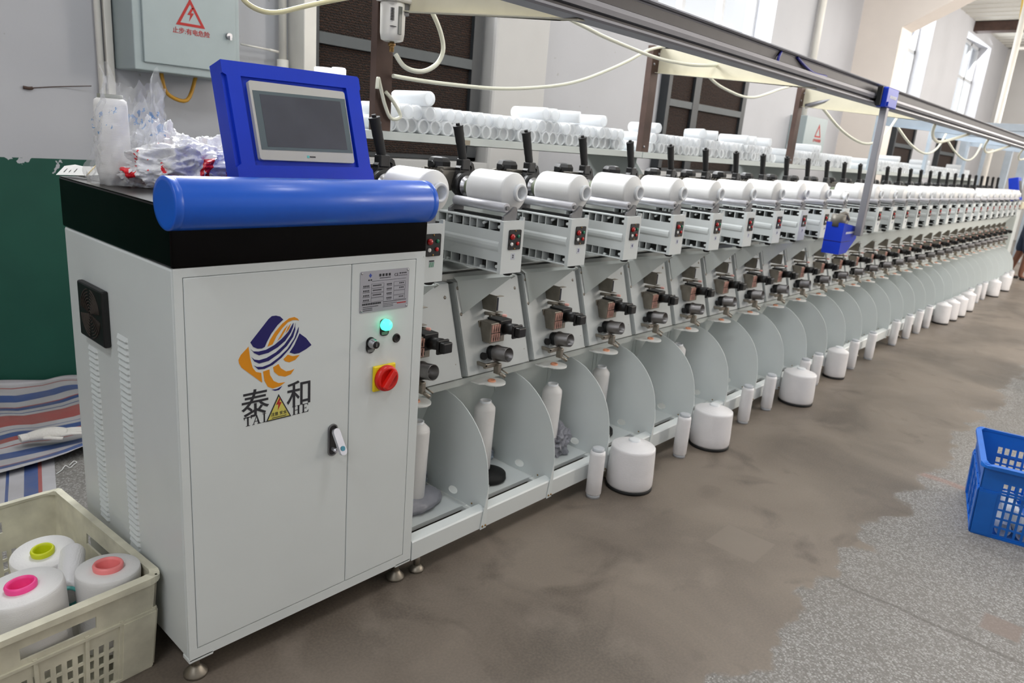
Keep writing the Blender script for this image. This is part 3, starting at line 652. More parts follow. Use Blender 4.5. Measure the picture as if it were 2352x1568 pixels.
MB().tube([tuple(LT @ Vector(p)) for p in ((.012, .001, -.001), (.012, .001, .011), (.012, .033, .011), (.012, .033, -.001), (.012, .001, -.001))], .0012, n=6, smoothp=False).build('rubber_band', elastic, r)
r = thing('plastic_bottle', (.70, .6, 1.127), 'open white plastic bottle whose neck shows above the touch screen', 'bottle')
MB().lathe([(.05, 0), (.055, .005), (.055, .09), (.045, .12), (.03, .133), (.0295, .138)], n=32).build('bottle_body', tube_w, r)
MB().lathe([(.0295, .137), (.0295, .141), (.027, .142), (.0275, .156), (.025, .158), (.0235, .158), (.0235, .12)], n=32, cap=False).build('bottle_neck', tube_w, r)
# ------------------------------------------------------------------ machine frame
mf = thing('machine_frame', (XEND/2, .2, 0), 'long pale grey winder frame with bottom rail behind the floor cones', 'machine frame'); FO = Vector(mf.location)
def fm(mb, name, mats): q = mb.build(name, mats, mf, FO); q.location = (0, 0, 0); return q
XA = W+.004
b = MB(); xs = [XA-.0018]+[XS+P_*k for k in range(1, NU+1)]+[XEND+.0018]
for a_, c_ in zip(xs, xs[1:]): b.prism([(0, .052), (.036, .052), (.036, .1), (.03, .112), (.003, .108), (0, .104)], 'x', a_+.0018, c_-.0018)
b.box(XA, XEND, .0365, .039, .054, .08)
fm(b, 'bottom_rail', white)
b = MB().box(XA, XEND, .086, .40, .072, .086, .001)
for k in range(NU+1): b.box(XS+P_*k-.012 if k else XA, XS+P_*k+.012, .036, .09, .06, .082)
fm(b, 'creel_tray', white)
b = MB().box(XA, XEND, .40, .404, .05, .46); fm(b, 'creel_back', greyw)
b = MB()
for k in range(NU): x = X0+P_*(k+1); b.box(x+.0, x+.0016, .3975, .4, .13, .39); b.box(x+.025, x+.0266, .3975, .4, .13, .39); b.box(x, x+.0266, .3975, .4, .39, .3916)
fm(b, 'creel_back_panels', greyw)
fm(MB().quadplate([(XA, .193, .436), (XEND, .193, .436), (XEND, .395, .438), (XA, .395, .438)], .003), 'panel_lip', greyw)
fm(MB().quadplate([(XA, .235, .446), (XEND, .235, .446), (XEND, .312, .73), (XA, .312, .73)], .004), 'rear_skin', greyw)
fm(MB().quadplate([(XA, .252, .752), (XEND, .252, .752), (XEND, .43, .766), (XA, .43, .766)], -.004).box(XA, XEND, .33, .345, .768, .776), 'top_deck', deckm)
fm(MB().box(XA, XEND, .47, .50, .72, .99), 'rear_beam', greyw)
fm(MB().box(XA, XEND, .412, .465, .3, .76), 'frame_core', greyw)
fm(MB().quadplate([(XA, .190, .4165), (XEND, .190, .4165), (XEND, .188, .438), (XA, .188, .438)], .003), 'lower_lip', greyw)
fm(MB().box(XA, XEND, .395, .3985, .402, .406), 'back_slit', dalu)
for k in range(0, NU+1, 3):
    x = XS+P_*k+.058
    q = MB().cyl((x, .02, .015), (x, .02, .053), .009, n=12).lathe([(.02, 0), (.02, .006), (.01, .018)], (x, .02, 0), n=16); fm(q, 'levelling_foot', dsteel)
    q = MB().cyl((x, .38, .0), (x, .38, .073), .012, n=10); fm(q, 'levelling_foot', dsteel)
fm(MB().box(XEND-.03, XEND, .1, .46, .06, .76).box(XEND-.03, XEND, .3, .5, .7, 1.0), 'end_panel', greyw)

# ------------------------------------------------------------------ separators
hole = [(.141+.019*math.cos(t*PI/8), .112+.0125*math.sin(t*PI/8)) for t in range(16)]
hole = [(y-(z-.112)*.0, z-(y-.141)*.12) for y, z in hole]
spoly = [(.237, .414), (.19, .4115), (.16, .405), (.13, .394), (.105, .379), (.08, .36), (.058, .338), (.04, .315), (.026, .29), (.014, .26), (.006, .225), (.001, .19), (-.001, .15), (-.001, .052), (.004, .052), (.032, .088), (.397, .088), (.355, .17), (.316, .236)]
sep0 = thing('separator_plate', (XS+P_, 0, .05), 'x', 'separator plate', 'quarter-round separator plates along the machine')
b = MB().prism(spoly, 'x', -.001, .001, 0, [hole]); q = b.build('plate', platec, sep0, (0, 0, .05)); q.location = (0, 0, 0)
b = MB().prism([(0, .185), (0, .05), (-.024, .049), (-.02, .075)], 'y', -.0012, -.0028); q = b.build('front_flange', platec, sep0, (0, 0, .05)); q.location = (0, 0, 0)
b = MB()
for x in (-.016, -.004): b.lathe([(.0035, 0), (.0028, .002), (0, .0025)], (x, -.0028, .058), (0, -1, 0), 8)
b.lathe([(.003, 0), (.002, .0015), (0, .002)], (-.001, .06, .1), (-1, 0, 0), 8)
q = b.build('flange_screws', brass, sep0, (0, 0, .05)); q.location = (0, 0, 0)
sep0['label'] = 'quarter-round grey separator plate on the bottom rail nearest to the control cabinet'
for k in range(2, NU+1): dup(sep0, (XS+P_*k, 0, .05), 'quarter-round grey separator plate on the bottom rail, %s from the control cabinet' % ordn(k))

# ------------------------------------------------------------------ winding units
UG = 'winding units along the machine'
u0 = thing('winding_unit', (X0+P_, 0, 0), 'x', 'winding unit', UG)
def up_(mb, name, mats, par=None): return mb.build(name, mats, par or u0)
# drive box
b = MB()
b.prism([(-.0845, .808), (-.0845, .836), (-.0868, .842), (-.0876, .85), (-.0868, .858), (-.0845, .864), (-.0845, .892), (-.0815, .892), (-.0815, .808)], 'y', .0775, .33)
b.box(-.0845, -.002, .0775, .33, .9155, .9205, .001); b.box(-.0845, -.002, .0775, .33, .778, .7825, .001)

for z0, z1 in ((.892, .9155), (.7825, .808)):
    for y in (.118, .166, .194, .222, .262, .29, .325): b.box(-.0835, -.0525, y, y+.003, z0, z1)
    for y in (.144, .282): b.cyl((-.062, y, z0 if z0 < .8 else z1-.004), (-.082, y, z0+.004 if z0 < .8 else z1-.008), .004, n=8)
    b.cyl((-.0835, .083, (z0+z1)/2), (-.06, .083, (z0+z1)/2), .0045, n=8)
dbx = up_(b, 'drive_box', white)
up_(MB().box(-.052, -.0022, .078, .3295, .7828, .9152), 'slot_shade_block', slotshadem)  # added dark block standing for the shade behind the slots
b = MB().prism([(-.085, .777), (0, .777), (0, .9305), (-.0065, .9305), (-.0065, .9215), (-.085, .9205)], 'y', .065, .0775)
ec = up_(b, 'end_cover', white, None)
b = MB().prism(rr(-.0615, -.0125, .8425, .8975, .004), 'y', .065, .0622, 0)
for z in (.8945, .8455): b.lathe([(.003, 0), (.0022, .0012), (0, .0016)], (-.037, .0622, z), (0, -1, 0), 8, 1)
bp_ = up_(b, 'button_panel', [black, brass], None)
for nm, x, z, r_, mt in (('red_lamp', -.049, .8785, .0085, lampred), ('green_button', -.0245, .8795, .0048, btng), ('white_button', -.0505, .8585, .0052, btnw), ('red_button', -.026, .8595, .0052, btnr)):
    pr_ = [(r_, 0), (r_*.95, r_*.35), (r_*.7, r_*.7), (r_*.35, r_*.9), (0, r_*.95)] if nm == 'red_lamp' else [(r_, 0), (r_, .0025), (r_*.8, .0034), (0, .0038)]
    up_(MB().lathe(pr_, (x, .0622, z), (0, -1, 0), 14), nm, mt, bp_)
up_(MB().box(-.058, -.034, .1, .30, .9205, .9265, .002).box(-.025, -.004, .082, .11, .9205, .9245), 'roller_bed', black)
q = MB().lathe([(.0115, 0), (.0135, .0015), (.0135, .025), (.0138, .0252), (.0138, .178), (.0135, .1782), (.0135, .2025), (.0115, .204)], (-.055, .085, .9535), (0, 1, 0), 22)
up_(q, 'drive_roller', rollm)
for y0, y1 in ((.0785, .086), (.289, .30)):
    b = MB().prism([(-.072, .9205), (-.02, .9205), (-.019, .951), (-.024, .957), (-.031, .9575), (-.036, .953), (-.045, .945), (-.072, .931)], 'y', y0, y1)
    if y0 < .1: b.cyl((-.055, .08, .9535), (-.055, .083, .9535), .006, n=10)
    up_(b, 'roller_bracket', cast)
# package arm, chuck, handle
b = MB().prism([(-.010, 1.05), (-.017, 1.042), (-.015, 1.035), (-.024, 1.011), (-.030, .99), (-.024, .972), (-.006, .958), (.02, .953), (.045, .962), (.058, .985), (.06, 1.005), (.05, 1.026), (.043, 1.042), (.038, 1.055), (.03, 1.06), (.025, 1.05), (.033, 1.045), (.028, 1.03), (.02, 1.062), (-.009, 1.066)], 'y', .318, .338)
b.cyl((0, .30, .992), (0, .318, .992), .04, n=24); b.box(-.012, .022, .314, .342, 1.035, 1.068, .004)
up_(b, 'package_arm', black)
fl = MB(); hm = Matrix.Translation((.006, .33, 1.06)) @ Matrix.Rotation(R(-16.5), 4, 'Y')
pr_ = [(.0125, 0), (.0125, .005), (.0140, .012), (.0138, .03), (.0146, .038), (.0142, .052), (.015, .06), (.0146, .073), (.0155, .08), (.015, .092), (.0165, .102), (.0165, .105)]
q = MB().lathe(pr_, n=16).cyl((0, 0, .104), (0, 0, .112), .0065, n=10)
q.v = [hm @ Vector((p[0], p[1]*.85, p[2])) for p in q.v]; up_(q, 'handle_grip', rubber)
up_(MB().lathe([(.03, 0), (.03, .004), (.024, .006), (.024, .014)], (-.004, .3, .992), (0, -1, 0), 24), 'chuck_ring', steel)
up_(MB().lathe([(.0245, 0), (.0265, .004), (.0265, .018), (.0225, .0225)], (-.004, .286, .992), (0, -1, 0), 24), 'chuck_pad', chuckm)
b = MB().box(-.062, .012, .342, .43, .975, 1.032, .003)
for k in range(6): b.box(-.064, .014, .350+k*.0135, .354+k*.0135, .973, 1.036)
b.box(-.055, .008, .348, .375, 1.0345, 1.041, .001); b.cyl((-.025, .43, 1.0), (-.025, .455, 1.0), .038, n=20)
mo = up_(b, 'arm_motor', motorm)
b = MB().lathe([(.031, 0), (.035, .004), (.035, .02), (.028, .031), (.016, .034), (0, .034)], (-.024, .40, 1.034), (0, 0, 1), 7, flat=(0, 1, 2, 3, 4)).lathe([(.01, 0), (.011, .006), (.008, .014)], (-.05, .396, 1.044), (-1, -.2, .15), 8)
up_(b, 'motor_cap', black, mo)
# thread panel with the gusset and yarn path fittings
def pp(x, t, d=0): return (x, .16+.08*t-d*.957, .457+.263*t+d*.29)
b = MB(); L, T_ = -.087, .19
b.quadplate([pp(L, 0), pp(T_-.008, 0), pp(T_-.008, 1), pp(L, 1)], -.003)
b.quadplate([pp(T_-.008, 0), pp(T_-.0025, 0, -.002), pp(T_-.0025, 1, -.002), pp(T_-.008, 1)], -.002); b.quadplate([pp(T_-.0025, 0, -.002), pp(T_, 0, -.007), pp(T_, 1, -.007), pp(T_-.0025, 1, -.002)], -.002)
b.quadplate([pp(T_, 0, -.007), pp(T_, 0, -.05), pp(T_, 1, -.05), pp(T_, 1, -.007)], -.002); b.quadplate([pp(L, 0), pp(L, 0, -.04), pp(L, 1, -.04), pp(L, 1)], .002)
b.quadplate([pp(L, 1), pp(T_-.004, 1), pp(T_-.004, 1.04, -.03), pp(L, 1.04, -.03)], -.002)
b.quadplate([pp(L, 0), pp(T_, 0), pp(T_, .0, -.05), pp(L, 0, -.05)], .002)
tp = up_(b, 'thread_panel', panelm)
b = MB()
for x0_, x1_, t0, t1 in ((-.053, .06, .36, .66), (-.058, .07, .02, .34)):
    for a_, c_, d_, e_ in ((x0_, x0_+.0008, t0, t1), (x0_, x1_, t1-.004, t1)): b.quadplate([pp(a_, d_, .0006), pp(c_, d_, .0006), pp(c_, e_, .0006), pp(a_, e_, .0006)], .0004)
up_(b, 'panel_seam', dalu, tp)
b = MB()
for x, t, r_ in ((-.08, .94, .006), (-.08, .66, .006), (.165, .86, .006), (.17, .15, .004), (-.05, .62, .003), (-.05, .4, .003), (-.055, .3, .003), (-.06, .06, .003), (.02, .05, .003), (.13, .1, .002), (-.045, .02, .003)):
    p = Vector(pp(x, t)); b.lathe([(r_, 0), (r_*.9, r_*.5), (r_*.4, r_*.8), (0, r_*.85)], p, (0, -.957, .29), 9)
up_(b, 'panel_screws', dsteel, tp)
A_, B_, C_ = Vector((-.083, .232, .726)), Vector((.036, .122, .752)), Vector((-.075, .208, .632))
b = MB().quadplate([A_, C_, B_], .002); b.quadplate([A_, B_, Vector((.036, .14, .758)), Vector((-.083, .25, .735))], .002)
b.tube([B_+Vector((-.012, -.002, .006)), B_+Vector((.002, -.004, .002)), B_+Vector((.0, .008, -.008))], .0022, n=6)
up_(b, 'gusset_plate', greyw)
up_(MB().lathe([(.012, 0), (.014, .006), (.014, .014), (.01, .018)], (.0, .115, .777), (0, 0, -1), 14), 'rubber_mount', rubber)
# hook bracket
b = MB().box(.012, .0138, .158, .226, .637, .687).box(.012, .03, .158, .1596, .684, .686).box(.012, .034, .15, .165, .6855, .687).box(.012, .034, .15, .165, .637, .6385)
up_(b, 'yarn_hook_bracket', dsteel); up_(MB().box(.0142, .02, .157, .164, .642, .681), 'hook_pad', M_('navy_pad', (24, 30, 46), .5))
b = MB().cyl((.018, .225, .622), (.024, .165, .628), .0055, n=10).cyl((.024, .165, .628), (.027, .142, .630), .004, n=10).cyl((.022, .19, .615), (.022, .19, .626), .003, n=8); 
gp = up_(b, 'guide_pin', dsteel); up_(MB().lathe([(.0042, 0), (.0046, .001), (.0046, .012), (.0025, .014)], (.0272, .1425, .6302), (.1, -1, .08), 10), 'ceramic_tip', pink, gp)
# comb tensioner
b = MB().box(-.010, .052, .152, .214, .545, .606, .002).box(-.016, -.010, .196, .214, .545, .606, .002)
tn = up_(b, 'comb_tensioner', dsteel)
b = MB()
for r_ in range(2):
    z0 = .551+r_*.027
    b.box(-.006, .028, .1505, .152, z0, z0+.0022); b.box(-.006, .028, .1505, .152, z0+.0215, z0+.0238)
    for k in range(4): b.box(-.006+k*.0095, -.002+k*.0095, .148, .152, z0, z0+.0238); b.cyl((-.0015+k*.0095, .150, z0+.012), (-.0015+k*.0095, .15, z0+.023), .0022, n=8)
up_(b, 'comb_fingers', copper, tn)
b = MB()
for r_ in range(2):
    for k in range(4): b.box(-.0018+k*.0095, .0028+k*.0095, .1495, .152, .5535+r_*.027, .5715+r_*.027)
up_(b, 'comb_gaps', black, tn)
b = MB().box(.026, .078, .148, .222, .565, .612, .003).cyl((.05, .15, .585), (.05, .105, .592), .017, n=18).box(.03, .072, .098, .106, .566, .606, .003).box(.034, .068, .08, .098, .572, .602, .004)
up_(b, 'tension_coil', black, tn)
# yarn cup
b = MB().cyl((-.012, .19, .50), (-.02, .16, .506), .011, n=14).cyl((.022, .185, .505), (.02, .15, .513), .022, n=20)
cu = up_(b, 'cup_base', rubber)
b = MB().lathe([(.026, 0), (.0265, .006), (.0235, .010), (.0235, .016), (.0225, .017), (.0225, .048), (.0215, .049), (.0205, .048), (.0205, .018), (0, .018)], (.022, .152, .511), (.06, -1, .14), 26, cap=False).cyl((.022, .142, .512), (.026, .125, .514), .004, n=8)
up_(b, 'steel_cup', cupsteel, cu)
b = MB().box(-.045, -.036, .13, .20, .482, .493, .002).box(-.045, .012, .13, .14, .478, .492, .002).box(.0, .014, .118, .14, .455, .49, .003).cyl((.006, .125, .462), (.018, .105, .448), .0055, n=10).cyl((.022, .13, .468), (.034, .11, .455), .0025, n=8)
up_(b, 'yarn_guide_arm', dsteel)
dp = [(-.05, .182), (-.047, .15)]+[(.004+.037*math.cos(t), .138+.037*math.sin(t)) for t in [PI*1.0+PI*1.25*k/16 for k in range(17)]]+[(.025, .17), (.02, .182)]
q = up_(MB().prism(dp, 'z', .425, .429), 'thread_plate', disc_w)
up_(MB().lathe([(.004, .0), (.006, .004), (.0105, .005), (.0125, .003), (.0125, 0)], (0, .142, .429), n=18, cap=False), 'ceramic_eyelet', orangec, q)
numl = M_('number_sticker', (196, 200, 210), .5); grnl = M_('hatched_sticker_green', (86, 150, 110), .5)
unit = []
def number(root, k):
    b = MB(); x, z = -.038, .8235
    b.prism(bx(x-.008, x+.008, z-.0085, z+.0085), 'y', .065, .0645, 0)
    if k == 1:
        for j in range(5): b.prism([(x-.008+j*.0032, z-.0085), (x-.0062+j*.0032, z-.0085), (x-.0045+j*.0032, z+.004), (x-.0063+j*.0032, z+.004)], 'y', .0645, .0642, 1)
        b.prism([(x-.008, z+.005), (x+.008, z+.005), (x+.008, z+.0085), (x-.008, z+.0085)], 'y', .0645, .0642, 2)
    else: add_text(b, str(k), .013 if k < 10 else .010, front(x, .0643, z), 2, off=.0003)
    q = b.build('number_sticker', [numl, grnl, navy if k > 2 else ink], ec); q.parent = root
for k in range(1, NU+1):
    loc = (X0+P_*k, 0, 0)
    lab = 'winding unit with red lamp panel, %s in the row counted from the cabinet' % ordn(k) if k > 1 else 'winding unit with red lamp panel right beside the control cabinet'
    if k == 1: u0.location = loc; u0['label'] = lab; r = u0
    else: r = dup(u0, loc, lab)
    unit.append(r)
for k, r in enumerate(unit): number(r, k+1)
# ------------------------------------------------------------------ packages on the winding units
PG = 'white yarn packages on the winding units'
def package(R_, taper=.016):
    r = thing('yarn_package', (0, 0, 0), 'x', 'yarn package', PG)
    c = 1-.0
    MB().lathes([[(.0226, -.006), (R_*.7, .001), (R_*.97, .0115)], [(R_*.97, .0115), (R_*.992, .0135), (R_, .018)], [(R_, .018), (R_, .146)], [(R_, .146), (R_*.97, .152), (.0226, .158)]], n=48, d=(0, 1, 0)).build('yarn_winding', yarn_sm, r)
    MB().lathe([(0, .03), (.0168, .03), (.0168, -.0155), (.0178, -.017), (.0235, -.017), (.0248, -.0155), (.0248, -.010), (.0241, -.0095), (.0241, -.006), (.0224, -.0055), (.0224, .161), (.0216, .162), (.017, .162)], n=32, d=(0, 1, 0), cap=False).build('tube', ringw, r)
    return r
dirv = Vector((.8, 0, .6)).normalized()
def pk_loc(k, R_): c = Vector((X0+P_*k-.055, .1, .9535))+dirv*(.0146+R_); return c
protos = {}
desc = {}
for k in range(1, NU+1):
    R_ = .053
    if k == 11: R_ = .031
    elif k in (23, 24): R_ = .036
    elif k in (6, 7, 16): R_ = .050
    elif k in (4, 10, 13): R_ = .0555
    loc = pk_loc(k, R_)
    size = {.031: 'thin half-wound', .036: 'small', .050: 'white', .053: 'white', .0555: 'thick white'}[R_]
    lab = '%s yarn package on the %s winding unit from the cabinet' % (size, ordn(k)) if k > 1 else 'white yarn package half hidden by the right end of the blue cylinder'
    if R_ not in protos: r = package(R_); protos[R_] = r; r.location = loc; r['label'] = lab
    else: dup(protos[R_], loc, lab)

# ------------------------------------------------------------------ creel bays: yarn cones and pads behind the separators
def creel(x, y, h, rb, rt, n, lab):
    r = thing('yarn_cone', (x, y, .087), lab, 'yarn cone', 'yarn cones in the creel bays')
    MB().lathe([(rb*.6, .03), (rb, .034), (rb, .045), (rt, h-.03), (rt*.97, h-.022), (.019, h-.006)], n=32).build('yarn_winding', yarn_f, r)
    MB().lathe([(.015, 0), (.018, 0), (.018, h-.012), (.0185, h), (.015, h+.001), (.015, h-.02)], n=24, cap=False).build('tube', ringw, r)
creel(.728, .165, .27, .030, .036, 0, 'tall white yarn cone in the first creel bay beside the cabinet')
creel(1.022, .185, .262, .030, .033, 0, 'white yarn cone in the second creel bay behind a separator plate')
creel(1.33, .165, .262, .031, .034, 0, 'white yarn cone in the third creel bay behind a separator plate')
creel(1.665, .2, .255, .03, .033, 0, 'white yarn cone mostly hidden in the fourth creel bay')
creel(2.24, .2, .255, .03, .033, 0, 'white yarn cone peeping over the edge in the sixth creel bay')
def flatpad(x, y, mt, lab, rx=.062, hgt=.03, nm='base_pad'):
    tag(MB().lathe([(rx*.9, 0), (rx, .006), (rx*.97, hgt*.7), (rx*.55, hgt), (.02, hgt)], (x, y, .087), n=32).build(nm, mt, None, (x, y, .087)), lab, 'spindle pad')
vs, fs = lumpy(.095, .062, .03, 3, .12, 4, 2.2); tag(MB().add([(v_.x+.735, v_.y+.172, v_.z+.087) for v_ in vs], fs, True).build('grey_plastic_bag', greypl, None, (.735, .17, .087)), 'grey plastic film bag under the yarn cone in the first creel bay', 'plastic bag')
vs, fs = lumpy(.055, .05, .07, 8, .4, 4, 3); tag(MB().add([(v_.x+1.365, v_.y+.16, v_.z+.087) for v_ in vs], fs, False).build('grey_plastic_bag', greypl, None, (1.36, .16, .087)), 'crumpled grey plastic film around the cone in the third creel bay', 'plastic bag')
flatpad(1.035, .165, rubber, 'black rubber pad under the yarn cone in the second creel bay', .06)
flatpad(1.64, .17, rubber, 'black rubber pad under the yarn cone in the fourth creel bay', .06)
flatpad(1.93, .19, rubber, 'black rubber pad lying in the fifth creel bay', .055)
flatpad(2.23, .19, rubber, 'black rubber pad under the yarn cone in the sixth creel bay', .055)
flatpad(2.53, .19, rubber, 'black rubber pad lying in the seventh creel bay', .055)
for x, y, lab in ((.875-.03, .27, 'crumpled foil scrap behind the cone in the first creel bay'), (1.14, .265, 'crumpled foil scrap behind the cone in the second creel bay')):
    vs, fs = lumpy(.022, .02, .03, 5+x, .5, 3, 3); tag(MB().add([(v_.x+x, v_.y+y, v_.z+.087) for v_ in vs], fs, False).build('foil_scrap', foil, None, (x, y, .087)), lab, 'foil')

# ------------------------------------------------------------------ spools and cones on the floor along the rail
FG = 'yarn spools standing on the floor'
def spool(kind):
    r = thing('yarn_spool', (0, 0, 0), 'x', 'yarn spool', FG+(' thin' if kind == 't' else ''))
    if kind == 't':
        MB().lathe([(.024, .012), (.0262, .016), (.0262, .08), (.0256, .155), (.0245, .164), (.02, .167)], n=28).build('yarn_winding', yarn_c, r)
        MB().lathe([(0, 0), (.0235, 0), (.0235, .0135), (.0195, .0145), (.0195, .166), (.02, .167), (.02, .1765), (.0165, .177), (.0, .1765)], n=24, cap=False).build('tube', M_('pale_grey_tube', (188, 192, 198), .35), r)
    else:
        a = {'b': 1.0, 'm': .72, 'w': .74}[kind]
        MB().lathe([(.068*a, .008), (.077*a, .01), (.0805*a, .02), (.0805*a, .05), (.0765*a, .145), (.0755*a, .152), (.072*a, .155), (.02, .1715)], n=40, flat=()).build('yarn_winding', yarn_c, r)
        MB().lathe([(.078*a, 0), (.081*a, .003), (.079*a, .012), (.07*a, .012)], n=32).build('base_ring', rubber, r)
        MB().lathe([(.02, .168), (.02, .1765), (.016, .177), (0, .1765)], n=24, cap=False).build('tube', ringw, r)
    return r
proto = {}
FL = [(1.352, -.008, 't', 'thin white spool on the floor by the second separator, nearest to the cabinet'), (1.517, -.068, 'b', 'big white yarn cone on the floor, nearest to the cabinet'),
 (1.896, -.026, 't', 'thin white spool standing between the first two big cones'), (2.103, -.07, 'b', 'second big white yarn cone on the floor from the cabinet'),
 (2.470, -.02, 't', 'thin white spool right behind the second big floor cone'), (2.735, -.012, 't', 'thin white spool just before the third big floor cone'),
 (2.975, -.085, 'b', 'third big white yarn cone on the floor from the cabinet'), (3.18, .0, 't', 'thin white spool whose tip shows above the third big cone'), (3.35, -.02, 't', 'thin white spool between the third big cone and the medium cone'),
 (3.615, -.05, 'm', 'medium white yarn cone on the floor, first of its size from the cabinet')]
FL = [(x, y-.026 if k == 't' and y > -.03 and x not in () else y, k, l) for x, y, k, l in FL]
FL[7] = (3.18, -.03, 't', FL[7][3]); FL[8] = (3.36, -.03, 't', FL[8][3])
far = [(3.885, -.052, 't'), (4.225, -.05, 't'), (4.79, -.034, 't'), (5.11, -.035, 't'), (5.385, -.036, 't'), (5.68, -.03, 't'), (6.0, -.063, 'm'), (6.25, -.07, 'w'), (6.53, -.075, 'w'), (6.9, -.065, 'w'), (7.15, -.03, 't'), (7.51, -.03, 't'), (7.80, -.03, 't'), (8.16, -.06, 'm'), (8.76, -.06, 'm'), (8.98, -.03, 't'), (9.3, -.03, 't')]
cnt = {'t': 0, 'o': 0}
for x, y, k in far:
    kk = 't' if k == 't' else 'o'; cnt[kk] += 1
    FL.append((x, y, k, '%s, %s of its kind past the first medium cone' % ('far thin white spool on the floor' if k == 't' else 'far medium white cone on the floor', ordn(cnt[kk]))))
for x, y, k, lab in FL:
    if k == 't': y = min(y, -.031)
    if k not in proto: proto[k] = spool(k); proto[k].location = (x, y, 0); proto[k]['label'] = lab
    else: dup(proto[k], (x, y, 0), lab, rot=(0, 0, rnd.random()*6))
for k in proto: proto[k]['group'] = FG if k != 't' else FG+' thin'

# ------------------------------------------------------------------ shelf sections with white tubes, posts and overhead rail
SX = [.66, 2.35, 4.0, 5.62, 7.2, 8.8, 9.42]
SYF, SZ = .575, 1.127
for i in range(6):
    x0, x1 = SX[i]+.004, SX[i+1]-.004
    r = thing('tube_shelf', ((x0+x1)/2, .72, 1.1), 'long grey shelf section above the winding units, %s from the cabinet' % ordn(i+1), 'shelf', 'grey shelf sections behind the winding units'); o = Vector(r.location)
    b = MB().box(x0, x1, SYF, .90, 1.1225, SZ, .0008).prism([(SYF, 1.1), (SYF+.004, 1.1), (SYF+.004, 1.123), (SYF, 1.123)], 'x', x0, x1).box(x0, x1, .895, .90, 1.127, 1.16)
    b.box(x0, x1, SYF, SYF+.02, 1.1, 1.102)
    ch(b, 'shelf_plate', greyw, r, o)
    for x in ([x1-.02] if i else [x0+.16, x1-.02]):
        b = MB().prism([(.503, .78), (.505, .92), (.53, 1.02), (.585, 1.08), (.585, 1.1), (.89, 1.1), (.80, .78)], 'x', x-.002, x)
        ch(b, 'shelf_bracket', greyw, r, o)
    if i == 0: ch(MB().box(1.235, 1.265, SYF-.001, SYF, 1.103, 1.119), 'tape_patch', M_('brown_tape', (150, 140, 122), .5), r, o)
# white tubes
TG = 'white plastic tubes on the shelf'
tr_ = .0235
def tubemesh():
    return MB().lathe([(tr_-.0035, .002), (tr_-.001, 0), (tr_, .002), (tr_, .172), (tr_-.001, .174), (tr_-.0035, .172), (tr_-.0035, .002)], n=24, d=(0, 1, 0), cap=False).lathe([(tr_-.0037, .008), (0, .0085)], n=24, d=(0, 1, 0), cap=False).build('plastic_tube', tube_w)
t0 = tubemesh(); tag(t0, 'x', 'plastic tube', TG); used = [False]
SEC = ['first', 'second', 'third', 'fourth', 'fifth', 'sixth']
def put(x, y, z, lab, rz=0, ry=0, stuff=None):
    if stuff is not None: stuff.append((x, y, z, rz)); return
    if not used[0]: o = t0; used[0] = True
    else: o = t0.copy(); C.objects.link(o)
    o.location = (x, y, z); o.rotation_euler = (0, ry, rz); o['label'] = lab; o['group'] = TG
def pile(i, x0, x1, rows, tops):
    n = int((x1-x0)/(2*tr_+.001)); zz = SZ+tr_+.0005
    st = [] if i > 3 else None
    for r_ in range(rows):
        m = n-r_; 
        for k in range(m):
            x = x0+tr_+k*(2*tr_+.001)+r_*(tr_+.0005)
            put(x, SYF+.032+rnd.uniform(0, .022)+.004*r_, zz+r_*(tr_*1.752), 'white plastic tube in the %s row of the %s shelf, %s from the cabinet end' % (['lower', 'upper'][r_], SEC[i], ordn(k+1)), rnd.uniform(-.002, .002), 0, st)
    for j, (x, z, rz, lab) in enumerate(tops): put(x, SYF+.05, SZ+z, lab, rz, 0, st)
    if st:
        b = MB()
        for x, y, z, rz in st:
            m = Matrix.Translation((x, y, z)) @ Matrix.Rotation(rz, 4, 'Z')
            b.add([m @ v_.co for v_ in t0.data.vertices], [tuple(p.vertices) for p in t0.data.polygons], True)
        o = b.build('plastic_tubes', tube_w, None, ((x0+x1)/2, SYF, SZ)); tag(o, 'heap of white plastic tubes on the %s shelf' % (['far fifth', 'far sixth'][i-4]), 'plastic tubes', TG, 'stuff')
Z3 = tr_*(3+1.752)+.001
pile(0, .93, 2.32, 2, [(1.12, Z3, .02, 'single white tube lying on top of the first shelf pile near the brown post'), (1.72, Z3, -.02, 'white tube on top of the first shelf pile, left of the slanting tube'), (1.775, Z3, -.02, 'white tube on top of the first shelf pile, just before the slanting tube'), (1.93, Z3+.002, .5, 'slanting white tube on top of the first shelf pile'), (2.10, Z3, .0, 'white tube on top of the first shelf pile beside the second post')])
pile(1, 2.45, 3.93, 2, [(2.54, Z3, -.15, 'white tube on top of the second shelf pile, nearest the second post'), (2.97, Z3+.002, -.6, 'white tube crossing another on top of the second shelf pile'), (3.13, Z3, .35, 'slanting white tube in the middle of the second shelf pile top'), (3.50, Z3, 0, 'white tube on the second shelf pile top, before the last ones'), (3.6, Z3, .03, 'last but one white tube on top of the second shelf pile'), (3.8, Z3, 0, 'white tube on the second shelf pile top by the third post')])
pile(2, 4.1, 5.3, 2, [(4.5, Z3, .02, 'white tube on top of the third shelf pile, nearest to the third post'), (4.555, Z3, -.02, 'white tube on top of the third shelf pile, second from its post'), (4.61, Z3, 0, 'white tube on top of the third shelf pile, third from its post')])
pile(3, 5.72, 6.9, 2, [(6.5, Z3, 0, 'white tube on top of the fourth shelf pile')])
pile(4, 7.3, 8.7, 2, [(7.5, Z3, 0, '')]); pile(5, 8.88, 9.36, 2, [(9.0, Z3, 0, '')])
